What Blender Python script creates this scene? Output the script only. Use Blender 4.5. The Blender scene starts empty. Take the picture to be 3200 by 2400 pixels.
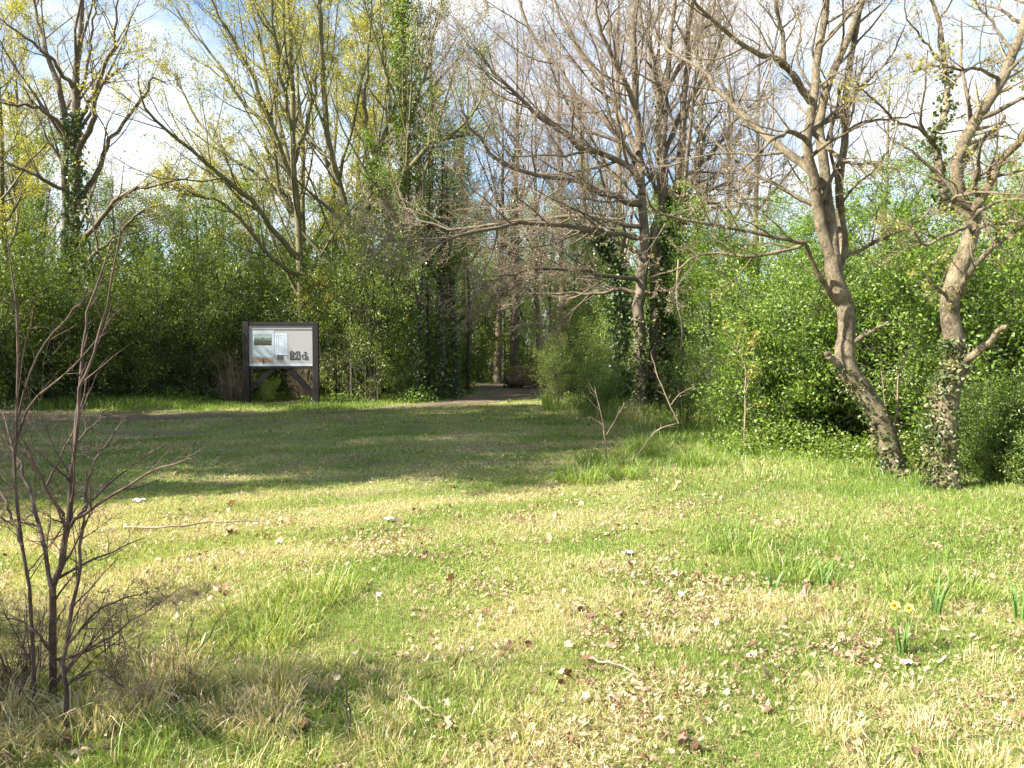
import bpy, math, numpy as np
from mathutils import Vector
R = math.radians
rng = np.random.default_rng(11)
F = 800.0; HY = 345.0; EYE = 1.6
TH = math.atan((384 - HY) / F); K = 0.46293
scene = bpy.context.scene
col = scene.collection

# ------------------------------------------------------------------ terrain
_ks = rng.normal(0, 1, (14, 2)); _ph = rng.uniform(0, 6.28, 14)
def wav(x, y, s, seed=0):
    r = np.random.default_rng(100 + seed); k = r.normal(0, 1, (9, 2)) / s; p = r.uniform(0, 6.28, 9)
    x = np.asarray(x, float); y = np.asarray(y, float)
    return sum(np.sin(x * k[i, 0] + y * k[i, 1] + p[i]) for i in range(9)) / 3.0
def hgt(x, y):
    x = np.asarray(x, float); y = np.asarray(y, float)
    d = np.clip((np.hypot(x, y) - 60) / 200, 0, 1)
    near = np.clip(1 - np.hypot(x, y) / 80, 0, 1)
    return near * (0.022 * wav(x, y, 0.55, 1) + 0.03 * wav(x, y, 1.9, 2)) + 0.10 * np.clip((x - 3.0) / 6, 0, 1) * near - 1.0 * d
def W(dx, dy, Y):
    u = (dx * K - 512) / F; v = (384 - dy * K) / F
    d = np.array([u, math.cos(TH) + v * math.sin(TH), v * math.cos(TH) - math.sin(TH)])
    return np.array([0, 0, EYE]) + d * (Y / d[1])
def G(dx, dy):
    u = (dx * K - 512) / F; v = (384 - dy * K) / F
    d = np.array([u, math.cos(TH) + v * math.sin(TH), v * math.cos(TH) - math.sin(TH)])
    t = -EYE / d[2]; p = np.array([0, 0, EYE]) + d * t
    p[2] = hgt(p[0], p[1]); return p
# bare soil: the worn path and the strip left of the board
def seg_d(x, y, pts):
    x = np.asarray(x, float); y = np.asarray(y, float); best = np.full(x.shape, 1e9)
    for (ax, ay, wa), (bx, by, wb) in zip(pts[:-1], pts[1:]):
        vx, vy = bx - ax, by - ay; t = np.clip(((x - ax) * vx + (y - ay) * vy) / (vx * vx + vy * vy), 0, 1)
        best = np.minimum(best, np.hypot(x - ax - t * vx, y - ay - t * vy) / (wa + (wb - wa) * t))
    return best
PATH = [(-16, 18.3, 1.7), (-9.5, 17.5, 1.5), (-6.5, 18.0, .4), (-3.6, 19.6, .35), (-1.2, 22.5, .9), (0.4, 27, 1.5), (1.0, 33, 1.6), (2.8, 37, 1.4), (6, 41, 1.4)]
def dirt(x, y):
    d = seg_d(x, y, PATH)
    m = np.clip(1.5 - d, 0, 1)
    p = np.clip(0.5 * wav(x * .45, y, 0.8, 5) + 0.25 * wav(x * .5, y, .3, 6) - 0.12, 0, 1) * np.clip((y - 8) / 5, 0, 1) * np.clip((4 - x) / 3, 0, 1)
    f = np.clip((np.asarray(y, float) - 21) / 5 + (np.asarray(x, float) < -1), 0, 1)
    return np.clip(m + p + 0.25 * wav(x, y, .6, 7) * m, 0, 1)

# ------------------------------------------------------------------ mesh builder
class MB:
    def __init__(s): s.v = []; s.l = []; s.t = []; s.m = []; s.r = []; s.sm = []; s.n = 0
    def add(s, v, f, mat=0, rnd=0.5, smooth=False):
        v = np.asarray(v, np.float32).reshape(-1, 3); f = np.asarray(f, np.int32)
        if len(v) == 0: return s
        s.v.append(v); s.l.append((f + s.n).ravel()); s.t.append(np.full(len(f), f.shape[1], np.int32))
        s.m.append(np.full(len(f), mat, np.int32)); s.sm.append(np.full(len(f), smooth, bool))
        s.r.append(np.broadcast_to(np.asarray(rnd, np.float32), (len(v),)).copy()); s.n += len(v); return s
    def mesh(s, name, mats):
        me = bpy.data.meshes.new(name); v = np.concatenate(s.v); l = np.concatenate(s.l); t = np.concatenate(s.t)
        me.vertices.add(len(v)); me.vertices.foreach_set('co', v.ravel())
        me.loops.add(len(l)); me.loops.foreach_set('vertex_index', l)
        me.polygons.add(len(t)); st = np.zeros(len(t), np.int32); st[1:] = np.cumsum(t)[:-1]
        me.polygons.foreach_set('loop_start', st); me.polygons.foreach_set('loop_total', t)
        me.polygons.foreach_set('material_index', np.concatenate(s.m)); me.polygons.foreach_set('use_smooth', np.concatenate(s.sm))
        a = me.attributes.new('rnd', 'FLOAT', 'POINT'); a.data.foreach_set('value', np.concatenate(s.r))
        for m in mats: me.materials.append(m)
        me.update(calc_edges=True); me.validate(); return me
    def obj(s, name, mats, parent=None):
        o = bpy.data.objects.new(name, s.mesh(name, mats)); col.objects.link(o)
        if parent is not None: o.parent = parent
        return o
def tag(o, label=None, cat=None, group=None, kind=None):
    if label: o['label'] = label
    if cat: o['category'] = cat
    if group: o['group'] = group
    if kind: o['kind'] = kind
    return o
def empty(name, loc=(0, 0, 0), label=None, cat=None, group=None, rz=0):
    o = bpy.data.objects.new(name, None); col.objects.link(o); o.location = loc; o.rotation_euler = (0, 0, rz)
    o.empty_display_size = .2
    return tag(o, label, cat, group)
def copy_tree(o, parent=None):
    c = o.copy(); col.objects.link(c); c.parent = parent
    for ch in o.children: copy_tree(ch, c)
    return c
def norm(a): return a / np.maximum(np.linalg.norm(a, axis=-1, keepdims=True), 1e-9)
def box(mb, c, d, rnd=.5, bev=0.0, rot=None, mat=0):
    x, y, z = [q / 2 for q in d]
    v = np.array([[i * x, j * y, k * z] for i in (-1, 1) for j in (-1, 1) for k in (-1, 1)], float)
    if bev:   # chamfer: every corner split in three
        vv = []; 
        for p in v:
            s = np.sign(p)
            for a in range(3):
                q = p.copy(); 
                for b in range(3):
                    if b != a: q[b] -= s[b] * bev
                vv.append(q)
        v = np.array(vv)
        I = lambda i, j, k, a: ((i * 2 + j) * 2 + k) * 3 + a
        fs = []
        for k in (0, 1): fs.append([I(0, 0, k, 2), I(1, 0, k, 2), I(1, 1, k, 2), I(0, 1, k, 2)][::1 if k else -1])
        for j in (0, 1): fs.append([I(0, j, 0, 1), I(0, j, 1, 1), I(1, j, 1, 1), I(1, j, 0, 1)][::1 if j else -1])
        for i in (0, 1): fs.append([I(i, 0, 0, 0), I(i, 1, 0, 0), I(i, 1, 1, 0), I(i, 0, 1, 0)][::1 if i else -1])
        for j in (0, 1):
            for k in (0, 1): fs.append([I(0, j, k, 1), I(1, j, k, 1), I(1, j, k, 2), I(0, j, k, 2)])
        for i in (0, 1):
            for k in (0, 1): fs.append([I(i, 0, k, 0), I(i, 1, k, 0), I(i, 1, k, 2), I(i, 0, k, 2)])
        for i in (0, 1):
            for j in (0, 1): fs.append([I(i, j, 0, 0), I(i, j, 1, 0), I(i, j, 1, 1), I(i, j, 0, 1)])
        tr = [[I(i, j, k, 0), I(i, j, k, 1), I(i, j, k, 2)] for i in (0, 1) for j in (0, 1) for k in (0, 1)]
        if rot is not None: v = v @ np.array(rot).T
        v = v + np.array(c); mb.add(v, fs, mat, rnd); mb.add(v, tr, mat, rnd)
    else:
        if rot is not None: v = v @ np.array(rot).T
        mb.add(v + np.array(c), [[0, 1, 3, 2], [4, 6, 7, 5], [0, 4, 5, 1], [2, 3, 7, 6], [0, 2, 6, 4], [1, 5, 7, 3]], mat, rnd)
    return mb

# ------------------------------------------------------------------ branches
def tubes(mb, P, Rr, s=5, mat=0, rnd=None, rough=0.0):
    M, k, _ = P.shape
    if M == 0: return
    T = norm(np.gradient(P, axis=1)); avg = norm(P[:, -1] - P[:, 0])
    ref = np.where(np.abs(avg[:, 2:3]) > .8, [[1., 0, 0]], [[0, 0, 1.]])[:, None, :]
    U = norm(np.cross(T, np.broadcast_to(ref, T.shape))); V = np.cross(T, U)
    a = np.arange(s) * 2 * math.pi / s
    ring = U[:, :, None, :] * np.cos(a)[None, None, :, None] + V[:, :, None, :] * np.sin(a)[None, None, :, None]
    rad = Rr[:, :, None, None] * np.ones((M, k, s, 1))
    if rough:
        g = np.random.default_rng(3).normal(0, rough, (M, k, s, 1)); rad = rad * (1 + g)
    v = P[:, :, None, :] + ring * rad
    b = (np.arange(M) * k * s)[:, None, None]; i = (np.arange(k - 1) * s)[None, :, None]; j = np.arange(s)[None, None, :]; j2 = (j + 1) % s
    f = np.stack([b + i + j, b + i + j2, b + i + s + j2, b + i + s + j], -1).reshape(-1, 4)
    r = np.repeat(rng.uniform(0, 1, M) if rnd is None else np.broadcast_to(rnd, (M,)), k * s)
    mb.add(v, f, mat, r, True)
def sample(P, t):
    M, k, _ = P.shape; q = t * (k - 1); i = np.minimum(q.astype(int), k - 2); w = (q - i)
    m = np.arange(M)[:, None]; A = P[m, i]; B = P[m, i + 1]
    return A + (B - A) * w[..., None], norm(B - A)
def sprout(P, Rr, n, t0=.3, t1=1., ang=45, L=.5, k=5, rr=.5, up=.1, wig=.12, absL=None, tip=.25, rmin=.002, r=None):
    r = r or rng; M = len(P)
    if M == 0 or n == 0: return np.zeros((0, k, 3)), np.zeros((0, k))
    t = np.clip((np.arange(n)[None, :] + r.uniform(0, 1, (M, n))) / n, 0, 1) * (t1 - t0) + t0
    p, T = sample(P, t)
    kk = Rr.shape[1]; rad = np.stack([np.interp(t[i], np.linspace(0, 1, kk), Rr[i]) for i in range(M)])
    plen = np.linalg.norm(np.diff(P, axis=1), axis=2).sum(1)[:, None]
    if absL is None: ln = plen * L * (1.15 - .6 * (t - t0) / max(t1 - t0, 1e-3)) * r.uniform(.6, 1.3, (M, n))
    else: ln = absL * r.uniform(.55, 1.35, (M, n))
    q = r.normal(0, 1, (M, n, 3)); q = norm(q - (q * T).sum(-1, keepdims=True) * T)
    a = np.radians(ang) * r.uniform(.6, 1.35, (M, n))[..., None]
    d = (T * np.cos(a) + q * np.sin(a)).reshape(-1, 3); pos = p.reshape(-1, 3); ln = ln.ravel()
    out = [pos]; stp = (ln / (k - 1))[:, None]
    for i in range(k - 1):
        d = norm(d + r.normal(0, wig, d.shape) + np.array([0, 0, up])); pos = pos + d * stp; out.append(pos)
    NP = np.stack(out, 1); r0 = np.maximum(rad.ravel() * rr * r.uniform(.7, 1.15, M * n), rmin)
    NR = r0[:, None] * np.linspace(1, tip, k)[None, :]
    return NP, NR
def cr(pts, n):
    p = np.array(pts, float); p = np.vstack([2 * p[0] - p[1], p, 2 * p[-1] - p[-2]]); m = len(p) - 3; out = []
    for t in np.linspace(0, m - 1e-6, n):
        i = int(t); u = t - i; a, b, c, d = p[i:i + 4]
        out.append(.5 * ((2 * b) + (-a + c) * u + (2 * a - 5 * b + 4 * c - d) * u * u + (-a + 3 * b - 3 * c + d) * u ** 3))
    return np.array(out)
def limbs(spec, Y0, n=14, wob=.012):
    """spec: [(r0, r1, [(dx, dy, dY), ...]), ...] -> P, R"""
    P, Q = [], []
    for r0, r1, pts in spec:
        w = [W(a[0], a[1], Y0 + (a[2] if len(a) > 2 else 0)) for a in pts]
        c = cr(w, n); c[1:-1] += rng.normal(0, wob, (n - 2, 3)); P.append(c)
        q_ = r0 + (r1 - r0) * np.linspace(0, 1, n); q_[-1] *= .25; Q.append(q_)
    return np.stack(P), np.stack(Q)
def leafquads(mb, C, size, mat=1, rnd=None, flat=0.0, asp=.55, r=None, six=False):
    r = r or rng; N = len(C)
    if N == 0: return
    a = r.normal(0, 1, (N, 3)); a[:, 2] *= (1 - flat); a = norm(a)
    b = r.normal(0, 1, (N, 3)); b[:, 2] *= (1 - flat); b = norm(np.cross(a, norm(np.cross(a, b)))) if False else norm(b - (b * a).sum(1, keepdims=True) * a)
    s = (size * r.uniform(.6, 1.35, N))[:, None]; c = np.cross(a, b)
    if six:
        v = np.stack([C, C + a * s * .3 + b * s * asp * .45 + c * s * .06, C + a * s * .7 + b * s * asp * .4 + c * s * .02, C + a * s * 1.05 - c * s * .1,
                      C + a * s * .7 - b * s * asp * .4 + c * s * .02, C + a * s * .3 - b * s * asp * .45 + c * s * .06], 1)
        f = np.array([[0, 1, 2, 3], [0, 3, 4, 5]])[None] + (np.arange(N) * 6)[:, None, None]; q = 6
    else:
        v = np.stack([C, C + a * s * .5 + b * s * asp * .5, C + a * s + c * s * .1, C + a * s * .5 - b * s * asp * .5], 1)
        f = np.array([[0, 1, 2, 3]])[None] + (np.arange(N) * 4)[:, None, None]; q = 4
    rr = np.repeat(r.uniform(0, 1, N) if rnd is None else rnd, q)
    mb.add(v.reshape(-1, 3), f.reshape(-1, 4), mat, rr)
def leaves_on(mb, P, n, size, spread=.05, mat=1, t0=.2, clump=None, six=False, r=None, lo=0., hi=1., flat=.0):
    r = r or rng; M = len(P)
    if M == 0 or n == 0: return
    t = r.uniform(t0, 1, (M, n)); p, _ = sample(P, t); p = p + r.normal(0, spread, p.shape)
    base = r.uniform(0, 1, (M, 1)); rv = np.clip(.5 * base + .5 * r.uniform(0, 1, (M, n)), 0, 1) * (hi - lo) + lo
    leafquads(mb, p.reshape(-1, 3), size, mat, rv.ravel(), r=r, six=six, flat=flat)

# ------------------------------------------------------------------ materials
def new_mat(name):
    m = bpy.data.materials.new(name); m.use_nodes = True; nt = m.node_tree; nt.nodes.clear()
    return m, nt, nt.nodes, nt.links
def ramp(n, stops):
    c = n.new('ShaderNodeValToRGB'); e = c.color_ramp.elements
    while len(e) > 1: e.remove(e[-1])
    e[0].position = stops[0][0]; e[0].color = (*stops[0][1], 1)
    for p, q in stops[1:]:
        x = e.new(p); x.color = (*q, 1)
    return c
def leaf_mat(name, stops, trans=.4, gloss=.04):
    m, nt, n, l = new_mat(name)
    at = n.new('ShaderNodeAttribute'); at.attribute_name = 'rnd'
    rp = ramp(n, stops); l.new(at.outputs['Fac'], rp.inputs[0])
    d = n.new('ShaderNodeBsdfDiffuse'); t = n.new('ShaderNodeBsdfTranslucent'); l.new(rp.outputs[0], d.inputs[0])
    g = n.new('ShaderNodeMixRGB'); g.blend_type = 'MULTIPLY'; g.inputs[0].default_value = 1; g.inputs[2].default_value = (1.25, 1.15, .55, 1)
    l.new(rp.outputs[0], g.inputs[1]); l.new(g.outputs[0], t.inputs[0])
    mx = n.new('ShaderNodeMixShader'); mx.inputs[0].default_value = trans; l.new(d.outputs[0], mx.inputs[1]); l.new(t.outputs[0], mx.inputs[2])
    gl = n.new('ShaderNodeBsdfGlossy'); gl.inputs['Roughness'].default_value = .45; gl.inputs[0].default_value = (1, 1, 1, 1)
    m2 = n.new('ShaderNodeMixShader'); m2.inputs[0].default_value = gloss; l.new(mx.outputs[0], m2.inputs[1]); l.new(gl.outputs[0], m2.inputs[2])
    o = n.new('ShaderNodeOutputMaterial'); l.new(m2.outputs[0], o.inputs[0]); return m
def bark_mat(name, stops, scale=6., bump=.5, stretch=.25):
    m, nt, n, l = new_mat(name)
    tc = n.new('ShaderNodeTexCoord'); mp = n.new('ShaderNodeMapping'); mp.inputs['Scale'].default_value = (1, 1, stretch); l.new(tc.outputs['Object'], mp.inputs[0])
    a = n.new('ShaderNodeTexNoise'); a.inputs['Scale'].default_value = scale * 3; a.inputs['Detail'].default_value = 6; a.inputs['Roughness'].default_value = .7
    b = n.new('ShaderNodeTexNoise'); b.inputs['Scale'].default_value = scale * .45; b.inputs['Detail'].default_value = 4
    l.new(mp.outputs[0], a.inputs[0]); l.new(tc.outputs['Object'], b.inputs[0])
    ad = n.new('ShaderNodeMath'); ad.operation = 'MULTIPLY_ADD'; ad.inputs[1].default_value = .55; l.new(a.outputs[0], ad.inputs[0])
    ml = n.new('ShaderNodeMath'); ml.operation = 'MULTIPLY'; ml.inputs[1].default_value = .5; l.new(b.outputs[0], ml.inputs[0]); l.new(ml.outputs[0], ad.inputs[2])
    rp = ramp(n, stops); l.new(ad.outputs[0], rp.inputs[0])
    bs = n.new('ShaderNodeBsdfPrincipled'); bs.inputs['Roughness'].default_value = .85; l.new(rp.outputs[0], bs.inputs['Base Color'])
    bp = n.new('ShaderNodeBump'); bp.inputs['Strength'].default_value = bump; bp.inputs['Distance'].default_value = .02; l.new(a.outputs[0], bp.inputs['Height']); l.new(bp.outputs[0], bs.inputs['Normal'])
    o = n.new('ShaderNodeOutputMaterial'); l.new(bs.outputs[0], o.inputs[0]); return m
def plain(name, c, rough=.6, var=.15, scale=8, bump=.0):
    k = [tuple(min(1, q * (1 - var)) for q in c), tuple(min(1, q * (1 + var)) for q in c)]
    m = bark_mat(name, [(.35, k[0]), (.7, k[1])], scale, bump, 1); m.node_tree.nodes['Principled BSDF'].inputs['Roughness'].default_value = rough; return m

B_GREY = bark_mat('bark_grey', [(.34, (.025, .02, .012)), (.46, (.085, .066, .04)), (.54, (.16, .125, .08)), (.64, (.24, .20, .125)), (.74, (.17, .18, .09))], 15, 1.0, .5)
B_BROWN = bark_mat('bark_brown', [(.3, (.05, .037, .026)), (.5, (.13, .10, .068)), (.72, (.23, .19, .125))], 6, .5)
B_OLIVE = bark_mat('bark_olive', [(.3, (.05, .05, .02)), (.5, (.13, .12, .055)), (.72, (.24, .21, .10))], 6, .5)
B_DARK = bark_mat('bark_dark', [(.3, (.016, .013, .012)), (.5, (.045, .034, .03)), (.72, (.09, .07, .06))], 14, .4)
B_TWIG = bark_mat('twig_pinkish', [(.3, (.10, .07, .05)), (.5, (.22, .165, .12)), (.72, (.34, .27, .20))], 10, .2)
B_SHRUB = bark_mat('stem_reddish', [(.3, (.025, .016, .013)), (.5, (.07, .045, .036)), (.72, (.16, .105, .08))], 16, .3)
L_HEDGE = leaf_mat('leaf_hedge', [(0, (.06, .11, .018)), (.45, (.14, .22, .03)), (.8, (.24, .33, .05)), (1, (.36, .42, .10))], .48)
L_RIGHT = leaf_mat('leaf_bright', [(0, (.05, .10, .014)), (.45, (.13, .23, .022)), (.8, (.24, .36, .04)), (1, (.38, .46, .10))], .45, .03)
L_YELLOW = leaf_mat('leaf_yellow_green', [(0, (.20, .22, .03)), (.5, (.36, .36, .055)), (.85, (.50, .46, .10)), (1, (.6, .52, .2))], .5)
L_OLIVE = leaf_mat('leaf_olive', [(0, (.07, .13, .02)), (.5, (.14, .23, .032)), (1, (.29, .38, .07))], .48)
L_IVY = leaf_mat('leaf_ivy', [(0, (.03, .06, .014)), (.6, (.07, .13, .03)), (.85, (.17, .23, .06)), (1, (.36, .38, .18))], .25, .06)
L_IVYDRY = leaf_mat('leaf_ivy_pale', [(0, (.03, .06, .014)), (.5, (.08, .12, .03)), (.8, (.20, .19, .08)), (1, (.42, .37, .21))], .25, .04)
B_HEDGE = bark_mat('hedge_stems', [(.3, (.022, .024, .012)), (.5, (.055, .055, .026)), (.72, (.11, .10, .05))], 8, .3)
L_SPRING = leaf_mat('leaf_spring_green', [(0, (.08, .14, .02)), (.5, (.17, .25, .032)), (.85, (.28, .36, .05)), (1, (.40, .44, .11))], .5)
L_BUD = leaf_mat('bud_pale', [(0, (.20, .16, .09)), (.6, (.34, .28, .16)), (1, (.46, .42, .24))], .3)
GRASS = leaf_mat('grass_blades', [(0, (.07, .13, .02)), (.35, (.15, .25, .035)), (.62, (.27, .35, .075)), (.8, (.42, .42, .15)), (.9, (.52, .44, .24)), (1, (.66, .55, .36))], .38, .03)
LITTER = leaf_mat('dry_leaves', [(0, (.07, .035, .02)), (.2, (.17, .095, .05)), (.5, (.33, .23, .135)), (.8, (.44, .33, .21)), (1, (.56, .46, .33))], .2, .03)

# ------------------------------------------------------------------ ground and path
def axis(lo, hi, a, b, s):
    inn = np.arange(a, b + s / 2, s); o1 = a - np.geomspace(s, a - lo, 26)[::-1]; o2 = b + np.geomspace(s, hi - b, 26)
    return np.concatenate([o1, inn, o2])
def grid(xs, ys, dz=0.):
    X, Y = np.meshgrid(xs, ys); Z = hgt(X, Y) + dz; v = np.stack([X, Y, Z], -1).reshape(-1, 3); nx, ny = len(xs), len(ys)
    i = np.arange(nx - 1)[None, :] + (np.arange(ny - 1) * nx)[:, None]; f = np.stack([i, i + 1, i + nx + 1, i + nx], -1).reshape(-1, 4)
    return v, f
def ground_mat():
    m, nt, n, l = new_mat('meadow_ground')
    at = n.new('ShaderNodeAttribute'); at.attribute_name = 'rnd'
    tc = n.new('ShaderNodeTexCoord')
    def noise(s, d, r=.6):
        a = n.new('ShaderNodeTexNoise'); a.inputs['Scale'].default_value = s; a.inputs['Detail'].default_value = d; a.inputs['Roughness'].default_value = r; l.new(tc.outputs['Object'], a.inputs[0]); return a
    fine = noise(38, 5, .75); mid = noise(2.6, 5, .65); big = noise(.45, 3)
    g = ramp(n, [(.30, (.055, .075, .022)), (.44, (.15, .19, .045)), (.55, (.26, .27, .08)), (.66, (.42, .36, .19)), (.8, (.56, .47, .30))]); l.new(fine.outputs[0], g.inputs[0])
    g2 = ramp(n, [(.30, (.09, .06, .035)), (.5, (.24, .18, .10)), (.68, (.42, .34, .20)), (.8, (.55, .47, .32))]); l.new(fine.outputs[0], g2.inputs[0])
    mr = ramp(n, [(.47, (0, 0, 0)), (.60, (1, 1, 1))]); l.new(mid.outputs[0], mr.inputs[0])
    mx = n.new('ShaderNodeMixRGB'); l.new(mr.outputs[0], mx.inputs[0]); l.new(g.outputs[0], mx.inputs[1]); l.new(g2.outputs[0], mx.inputs[2])
    dr = ramp(n, [(.3, (.06, .045, .028)), (.55, (.14, .11, .065)), (.75, (.27, .21, .13))]); l.new(fine.outputs[0], dr.inputs[0])
    m3 = n.new('ShaderNodeMixRGB'); l.new(at.outputs['Fac'], m3.inputs[0]); l.new(mx.outputs[0], m3.inputs[1]); l.new(dr.outputs[0], m3.inputs[2])
    b = n.new('ShaderNodeBsdfPrincipled'); b.inputs['Roughness'].default_value = .95; l.new(m3.outputs[0], b.inputs['Base Color'])
    bp = n.new('ShaderNodeBump'); bp.inputs['Strength'].default_value = .8; bp.inputs['Distance'].default_value = .03; l.new(fine.outputs[0], bp.inputs['Height']); l.new(bp.outputs[0], b.inputs['Normal'])
    o = n.new('ShaderNodeOutputMaterial'); l.new(b.outputs[0], o.inputs[0]); return m
GM = ground_mat()
gv, gf = grid(axis(-500, 500, -18, 16, .12), axis(-300, 900, 1.5, 42, .12))
gr = MB().add(gv, gf, 0, dirt(gv[:, 0], gv[:, 1]) * .9, True).obj('ground', [GM]); tag(gr, kind='structure')
pv, pf = grid(np.arange(-13, 8, .07), np.arange(15, 42, .07), .004)
pd = np.clip(1.25 - seg_d(pv[:, 0], pv[:, 1], PATH), 0, 1) + .22 * wav(pv[:, 0], pv[:, 1], .5, 8) + .15 * wav(pv[:, 0], pv[:, 1], .16, 9)
keep = pd[pf].mean(1) > .72; pf = pf[keep]; us, inv = np.unique(pf, return_inverse=True)
DIRT = bark_mat('path_soil', [(.3, (.05, .037, .022)), (.5, (.12, .09, .055)), (.62, (.20, .15, .09)), (.78, (.32, .25, .16))], 6, .8, 1)
tag(MB().add(pv[us], inv.reshape(-1, 4), 0, .5, True).obj('path', [DIRT]), kind='structure')

# ------------------------------------------------------------------ grass and litter (stuff)
def blades(mb, x, y, h, w, rnd, lean=.5, dirang=None, r=rng):
    N = len(x); z = hgt(x, y) - .004; a = r.uniform(0, 6.283, N); ld = r.uniform(0, 6.283, N) if dirang is None else dirang
    ln = lean * r.uniform(.2, 1.4, N) * h
    base = np.stack([x, y, z], 1); u = np.stack([np.cos(a), np.sin(a), 0 * a], 1) * (w / 2)[:, None]
    dv = np.stack([np.cos(ld), np.sin(ld), 0 * ld], 1)
    mid = base + dv * (ln * .35)[:, None] + np.array([0, 0, 1.]) * (h * .6)[:, None]
    hz = np.sqrt(np.maximum(1.0 - np.minimum(ln / h, .98) ** 2, .05)) * h
    tip = base + dv * ln[:, None] + np.array([0, 0, 1.]) * hz[:, None]
    v = np.stack([base - u, base + u, mid + u * .8, mid - u * .8, tip], 1).reshape(-1, 3); b = (np.arange(N) * 5)[:, None]
    rr = np.repeat(rnd, 5); s = mb.n
    mb.add(v, b + np.array([[0, 1, 2, 3]]), 0, rr)
    # tips share the vertices just added
    mb.l.append((b + np.array([[3, 2, 4]]) + s).astype(np.int32).ravel()); mb.t.append(np.full(N, 3, np.int32)); mb.m.append(np.zeros(N, np.int32)); mb.sm.append(np.zeros(N, bool))
def wedge(N, y0, y1, p=1.0, r=rng):
    u = r.uniform(0, 1, N); y = (y0 ** p + u * (y1 ** p - y0 ** p)) ** (1 / p); x = r.uniform(-1, 1, N) * (.70 * y + 1.6); return x, y
g = MB()
def greenness(x, y): return .5 + .22 * wav(x, y, .28, 20) + .2 * wav(x, y, 1.1, 21)
def cull(x, y, extra=0):
    k = rng.uniform(0, 1, len(x)) > np.clip(dirt(x, y) * 1.05 + extra, 0, .97); return x[k], y[k]
for N, y0, y1, h0, w0 in ((380000, 2.2, 5, .026, .0026), (330000, 5, 9, .03, .0042), (190000, 9, 15, .036, .007), (130000, 15, 24, .045, .012), (26000, 24, 36, .06, .02)):
    x, y = wedge(N, y0, y1, 1.2); x, y = cull(x, y); q = greenness(x, y)
    k = rng.uniform(0, 1, len(x)) < np.clip(.1 + 1.1 * q, .08, 1) * (1 - .22 * np.clip((y - 9) / 3, 0, 1) * np.clip((2.5 - x) / 2, 0, 1)); x, y, q = x[k], y[k], q[k]
    h = h0 * rng.uniform(.5, 1.5, len(x)) * (.7 + .7 * np.clip(q, 0, 1.2)); rnd = np.clip(.89 - .42 * q + .12 * wav(x, y, .45, 22) - .10 * np.clip((y - 7) / 3, 0, 1) + rng.normal(0, .17, len(x)), 0, 1)
    blades(g, x, y, h, w0 * rng.uniform(.7, 1.3, len(x)), rnd, .8)
for N, y0, y1, w0 in ((90000, 2.2, 5, .003), (90000, 5, 9, .0045), (40000, 9, 14, .007)):
    x, y = wedge(N, y0, y1, 1.2); k = rng.uniform(0, 1, N) < np.clip(.20 - .75 * wav(x, y, .28, 20) + .4 * wav(x, y, .9, 27), .03, 1); x, y = x[k], y[k]
    blades(g, x, y, rng.uniform(.025, .075, len(x)), w0 * rng.uniform(.6, 1.3, len(x)), np.clip(rng.normal(.9, .08, len(x)), 0, 1), 1.6)
# moss and clover: small round leaves close to the soil
for N, y0, y1, sz_ in ((170000, 2.2, 5, .009), (170000, 5, 9, .015), (90000, 9, 16, .026), (60000, 16, 26, .04)):
    x, y = wedge(N, y0, y1, 1.2); k = rng.uniform(0, 1, N) < np.clip(.55 + .5 * wav(x, y, .22, 23), .1, 1); x, y = cull(x[k], y[k])
    leafquads(g, np.stack([x, y, hgt(x, y) + rng.uniform(0, .012, len(x))], 1), sz_, 0, np.clip(.5 + .2 * wav(x, y, .3, 24) + rng.normal(0, .18, len(x)), 0, 1), flat=.5, asp=.8)
# longer, soft grass to the right and along the edges of the wood
def longm(x, y):
    e = np.clip((x - (.9 + .10 * (y - 6))) / 1.6, 0, 1) * np.clip((y - 4.6) / 1.4, 0, 1)
    return np.clip(e + .45 * wav(x, y, .6, 30) * e, 0, 1)
for N, y0, y1, h0, w0 in ((95000, 4.6, 9, .085, .0045), (95000, 9, 16, .13, .007), (26000, 16, 26, .2, .014)):
    x, y = wedge(N, y0, y1, 1.3); k = rng.uniform(0, 1, N) < longm(x, y); x, y = cull(x[k], y[k])
    blades(g, x, y, h0 * rng.uniform(.45, 1.5, len(x)), w0 * rng.uniform(.7, 1.3, len(x)), np.clip(.42 + .1 * wav(x, y, .5, 31) + rng.normal(0, .13, len(x)), 0, 1), .8)
x = rng.uniform(.8, 10, 60000); y = rng.uniform(9, 22, 60000); ed_ = y - (10.6 + .5 * wav(x, y, .9, 62) + np.clip(6.0 - x, 0, 9) * 1.5); k = (ed_ > 0) & (ed_ < 3.2) & (rng.uniform(0, 1, 60000) < .35 + .5 * wav(x, y, .5, 66)); x, y = x[k], y[k]
blades(g, x, y, rng.uniform(.12, .5, len(x)), rng.uniform(.006, .013, len(x)), np.clip(.45 + .2 * wav(x, y, .4, 67) + rng.normal(0, .2, len(x)), 0, 1), .6)
# verge below the left hedge
x = rng.uniform(-17, .5, 60000); y = rng.uniform(19.2, 24.5, 60000); k = (rng.uniform(0, 1, 60000) < np.clip((y - 19.0 - .5 * wav(x, y, .8, 33)) / 1.6, 0, 1) * np.clip((-2.2 - x) / 1.5, 0, 1)) & (dirt(x, y) < .35); x, y = x[k], y[k]
blades(g, x, y, (.09 + .13 * np.clip((-7.5 - x) / 2, 0, 1)) * rng.uniform(.4, 1.7, len(x)), .013 * rng.uniform(.6, 1.3, len(x)), np.clip(.36 + rng.normal(0, .17, len(x)), 0, 1), .7)
tag(g.obj('grass', [GRASS]), 'short mossy meadow grass and longer soft grass covering the clearing', 'grass', kind='stuff')
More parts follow.
